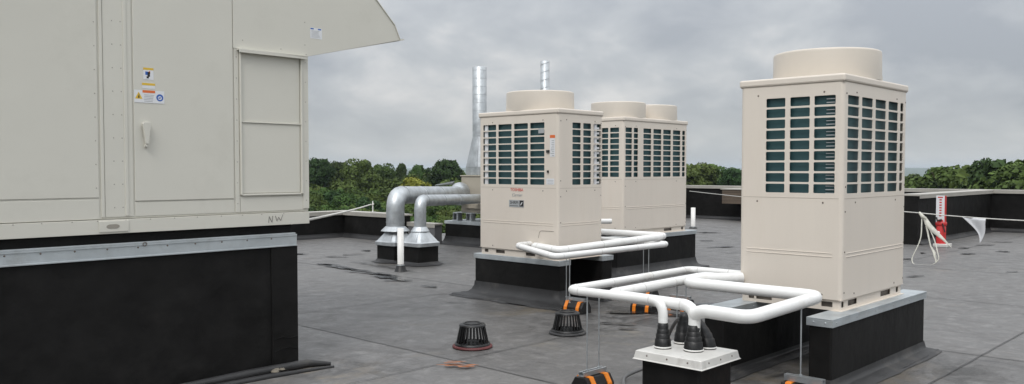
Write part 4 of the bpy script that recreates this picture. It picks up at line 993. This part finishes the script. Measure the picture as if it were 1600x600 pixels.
# the rest of the wood reads as one mass
for r_ in np.arange(120,430,16):
    for az in np.arange(-.75,.75,13/r_):
        if not any(a0-.01<az<a1+.01 for a0,a1,_ in win): far.append((r_+rr.uniform(-5,5),az+rr.uniform(-2,2)/r_,rr.uniform(.75,1.05)))
g_=np.random.default_rng(5); base=[crown_arrays(g_,5,10,16,34,.55) for _ in range(5)]
big=[crown_arrays(g_,5,9,8,16,1.2) for _ in range(4)]
AA=[]
for i,(r_,az,sc) in enumerate(far):
    A=base[i%5]*sc; x,y=polar(r_,az); u=rr.uniform(0,6.28); c_,s_=math.cos(u),math.sin(u); B=A.copy(); B[...,0]=A[...,0]*c_-A[...,1]*s_+x; B[...,1]=A[...,0]*s_+A[...,1]*c_+y; B[...,2]=A[...,2]+gz(r_,az)+7.6*sc; AA.append(B)
r_=440.
while r_<2600:
    step=12*(r_/440)**1.1; az=-.72
    while az<.72:
        q=(r_/440)**.8; A=big[int(rr.random()*4)]; x,y=polar(r_+rr.uniform(-.3,.3)*step,az); B=A.copy(); B[...,0]=A[...,0]*q*1.5+x; B[...,1]=A[...,1]*q*1.5+y; B[...,2]=A[...,2]*1.05+gz(r_,az)+7; AA.append(B)
        az+=step/r_
    r_+=step*1.2
me=mesh_quads('wood',np.concatenate(AA),'leaf'); wo=bpy.data.objects.new('distant_woods',me); COL.objects.link(wo); props(wo,'dense green wood filling the view between nearer trees and hills','woods',kind='stuff')
print('wood quads',len(me.polygons))

# ------------------------------------------------------------------ haze
HAZE=.00006
mb=MB(); mb.box(-19500,19500,-19500,19500,-110,90)
hz_=mb.build('haze','dark'); m=bpy.data.materials.new('haze_air'); m.use_nodes=True; nt=m.node_tree; nt.nodes.clear()
o_=nt.nodes.new('ShaderNodeOutputMaterial'); v_=nt.nodes.new('ShaderNodeVolumePrincipled'); v_.inputs['Color'].default_value=(.80,.90,1,1); v_.inputs['Density'].default_value=HAZE; v_.inputs['Anisotropy'].default_value=.2
nt.links.new(v_.outputs[0],o_.inputs['Volume']); hz_.data.materials.clear(); hz_.data.materials.append(m); props(hz_,'pale blue haze over the distant wooded hills','haze',kind='stuff')
clean()
S.cycles.max_bounces=6; S.cycles.volume_bounces=0; S.cycles.use_denoising=True
S.cycles.use_adaptive_sampling=True; S.cycles.adaptive_threshold=.015
S.cycles.caustics_reflective=False; S.cycles.caustics_refractive=False
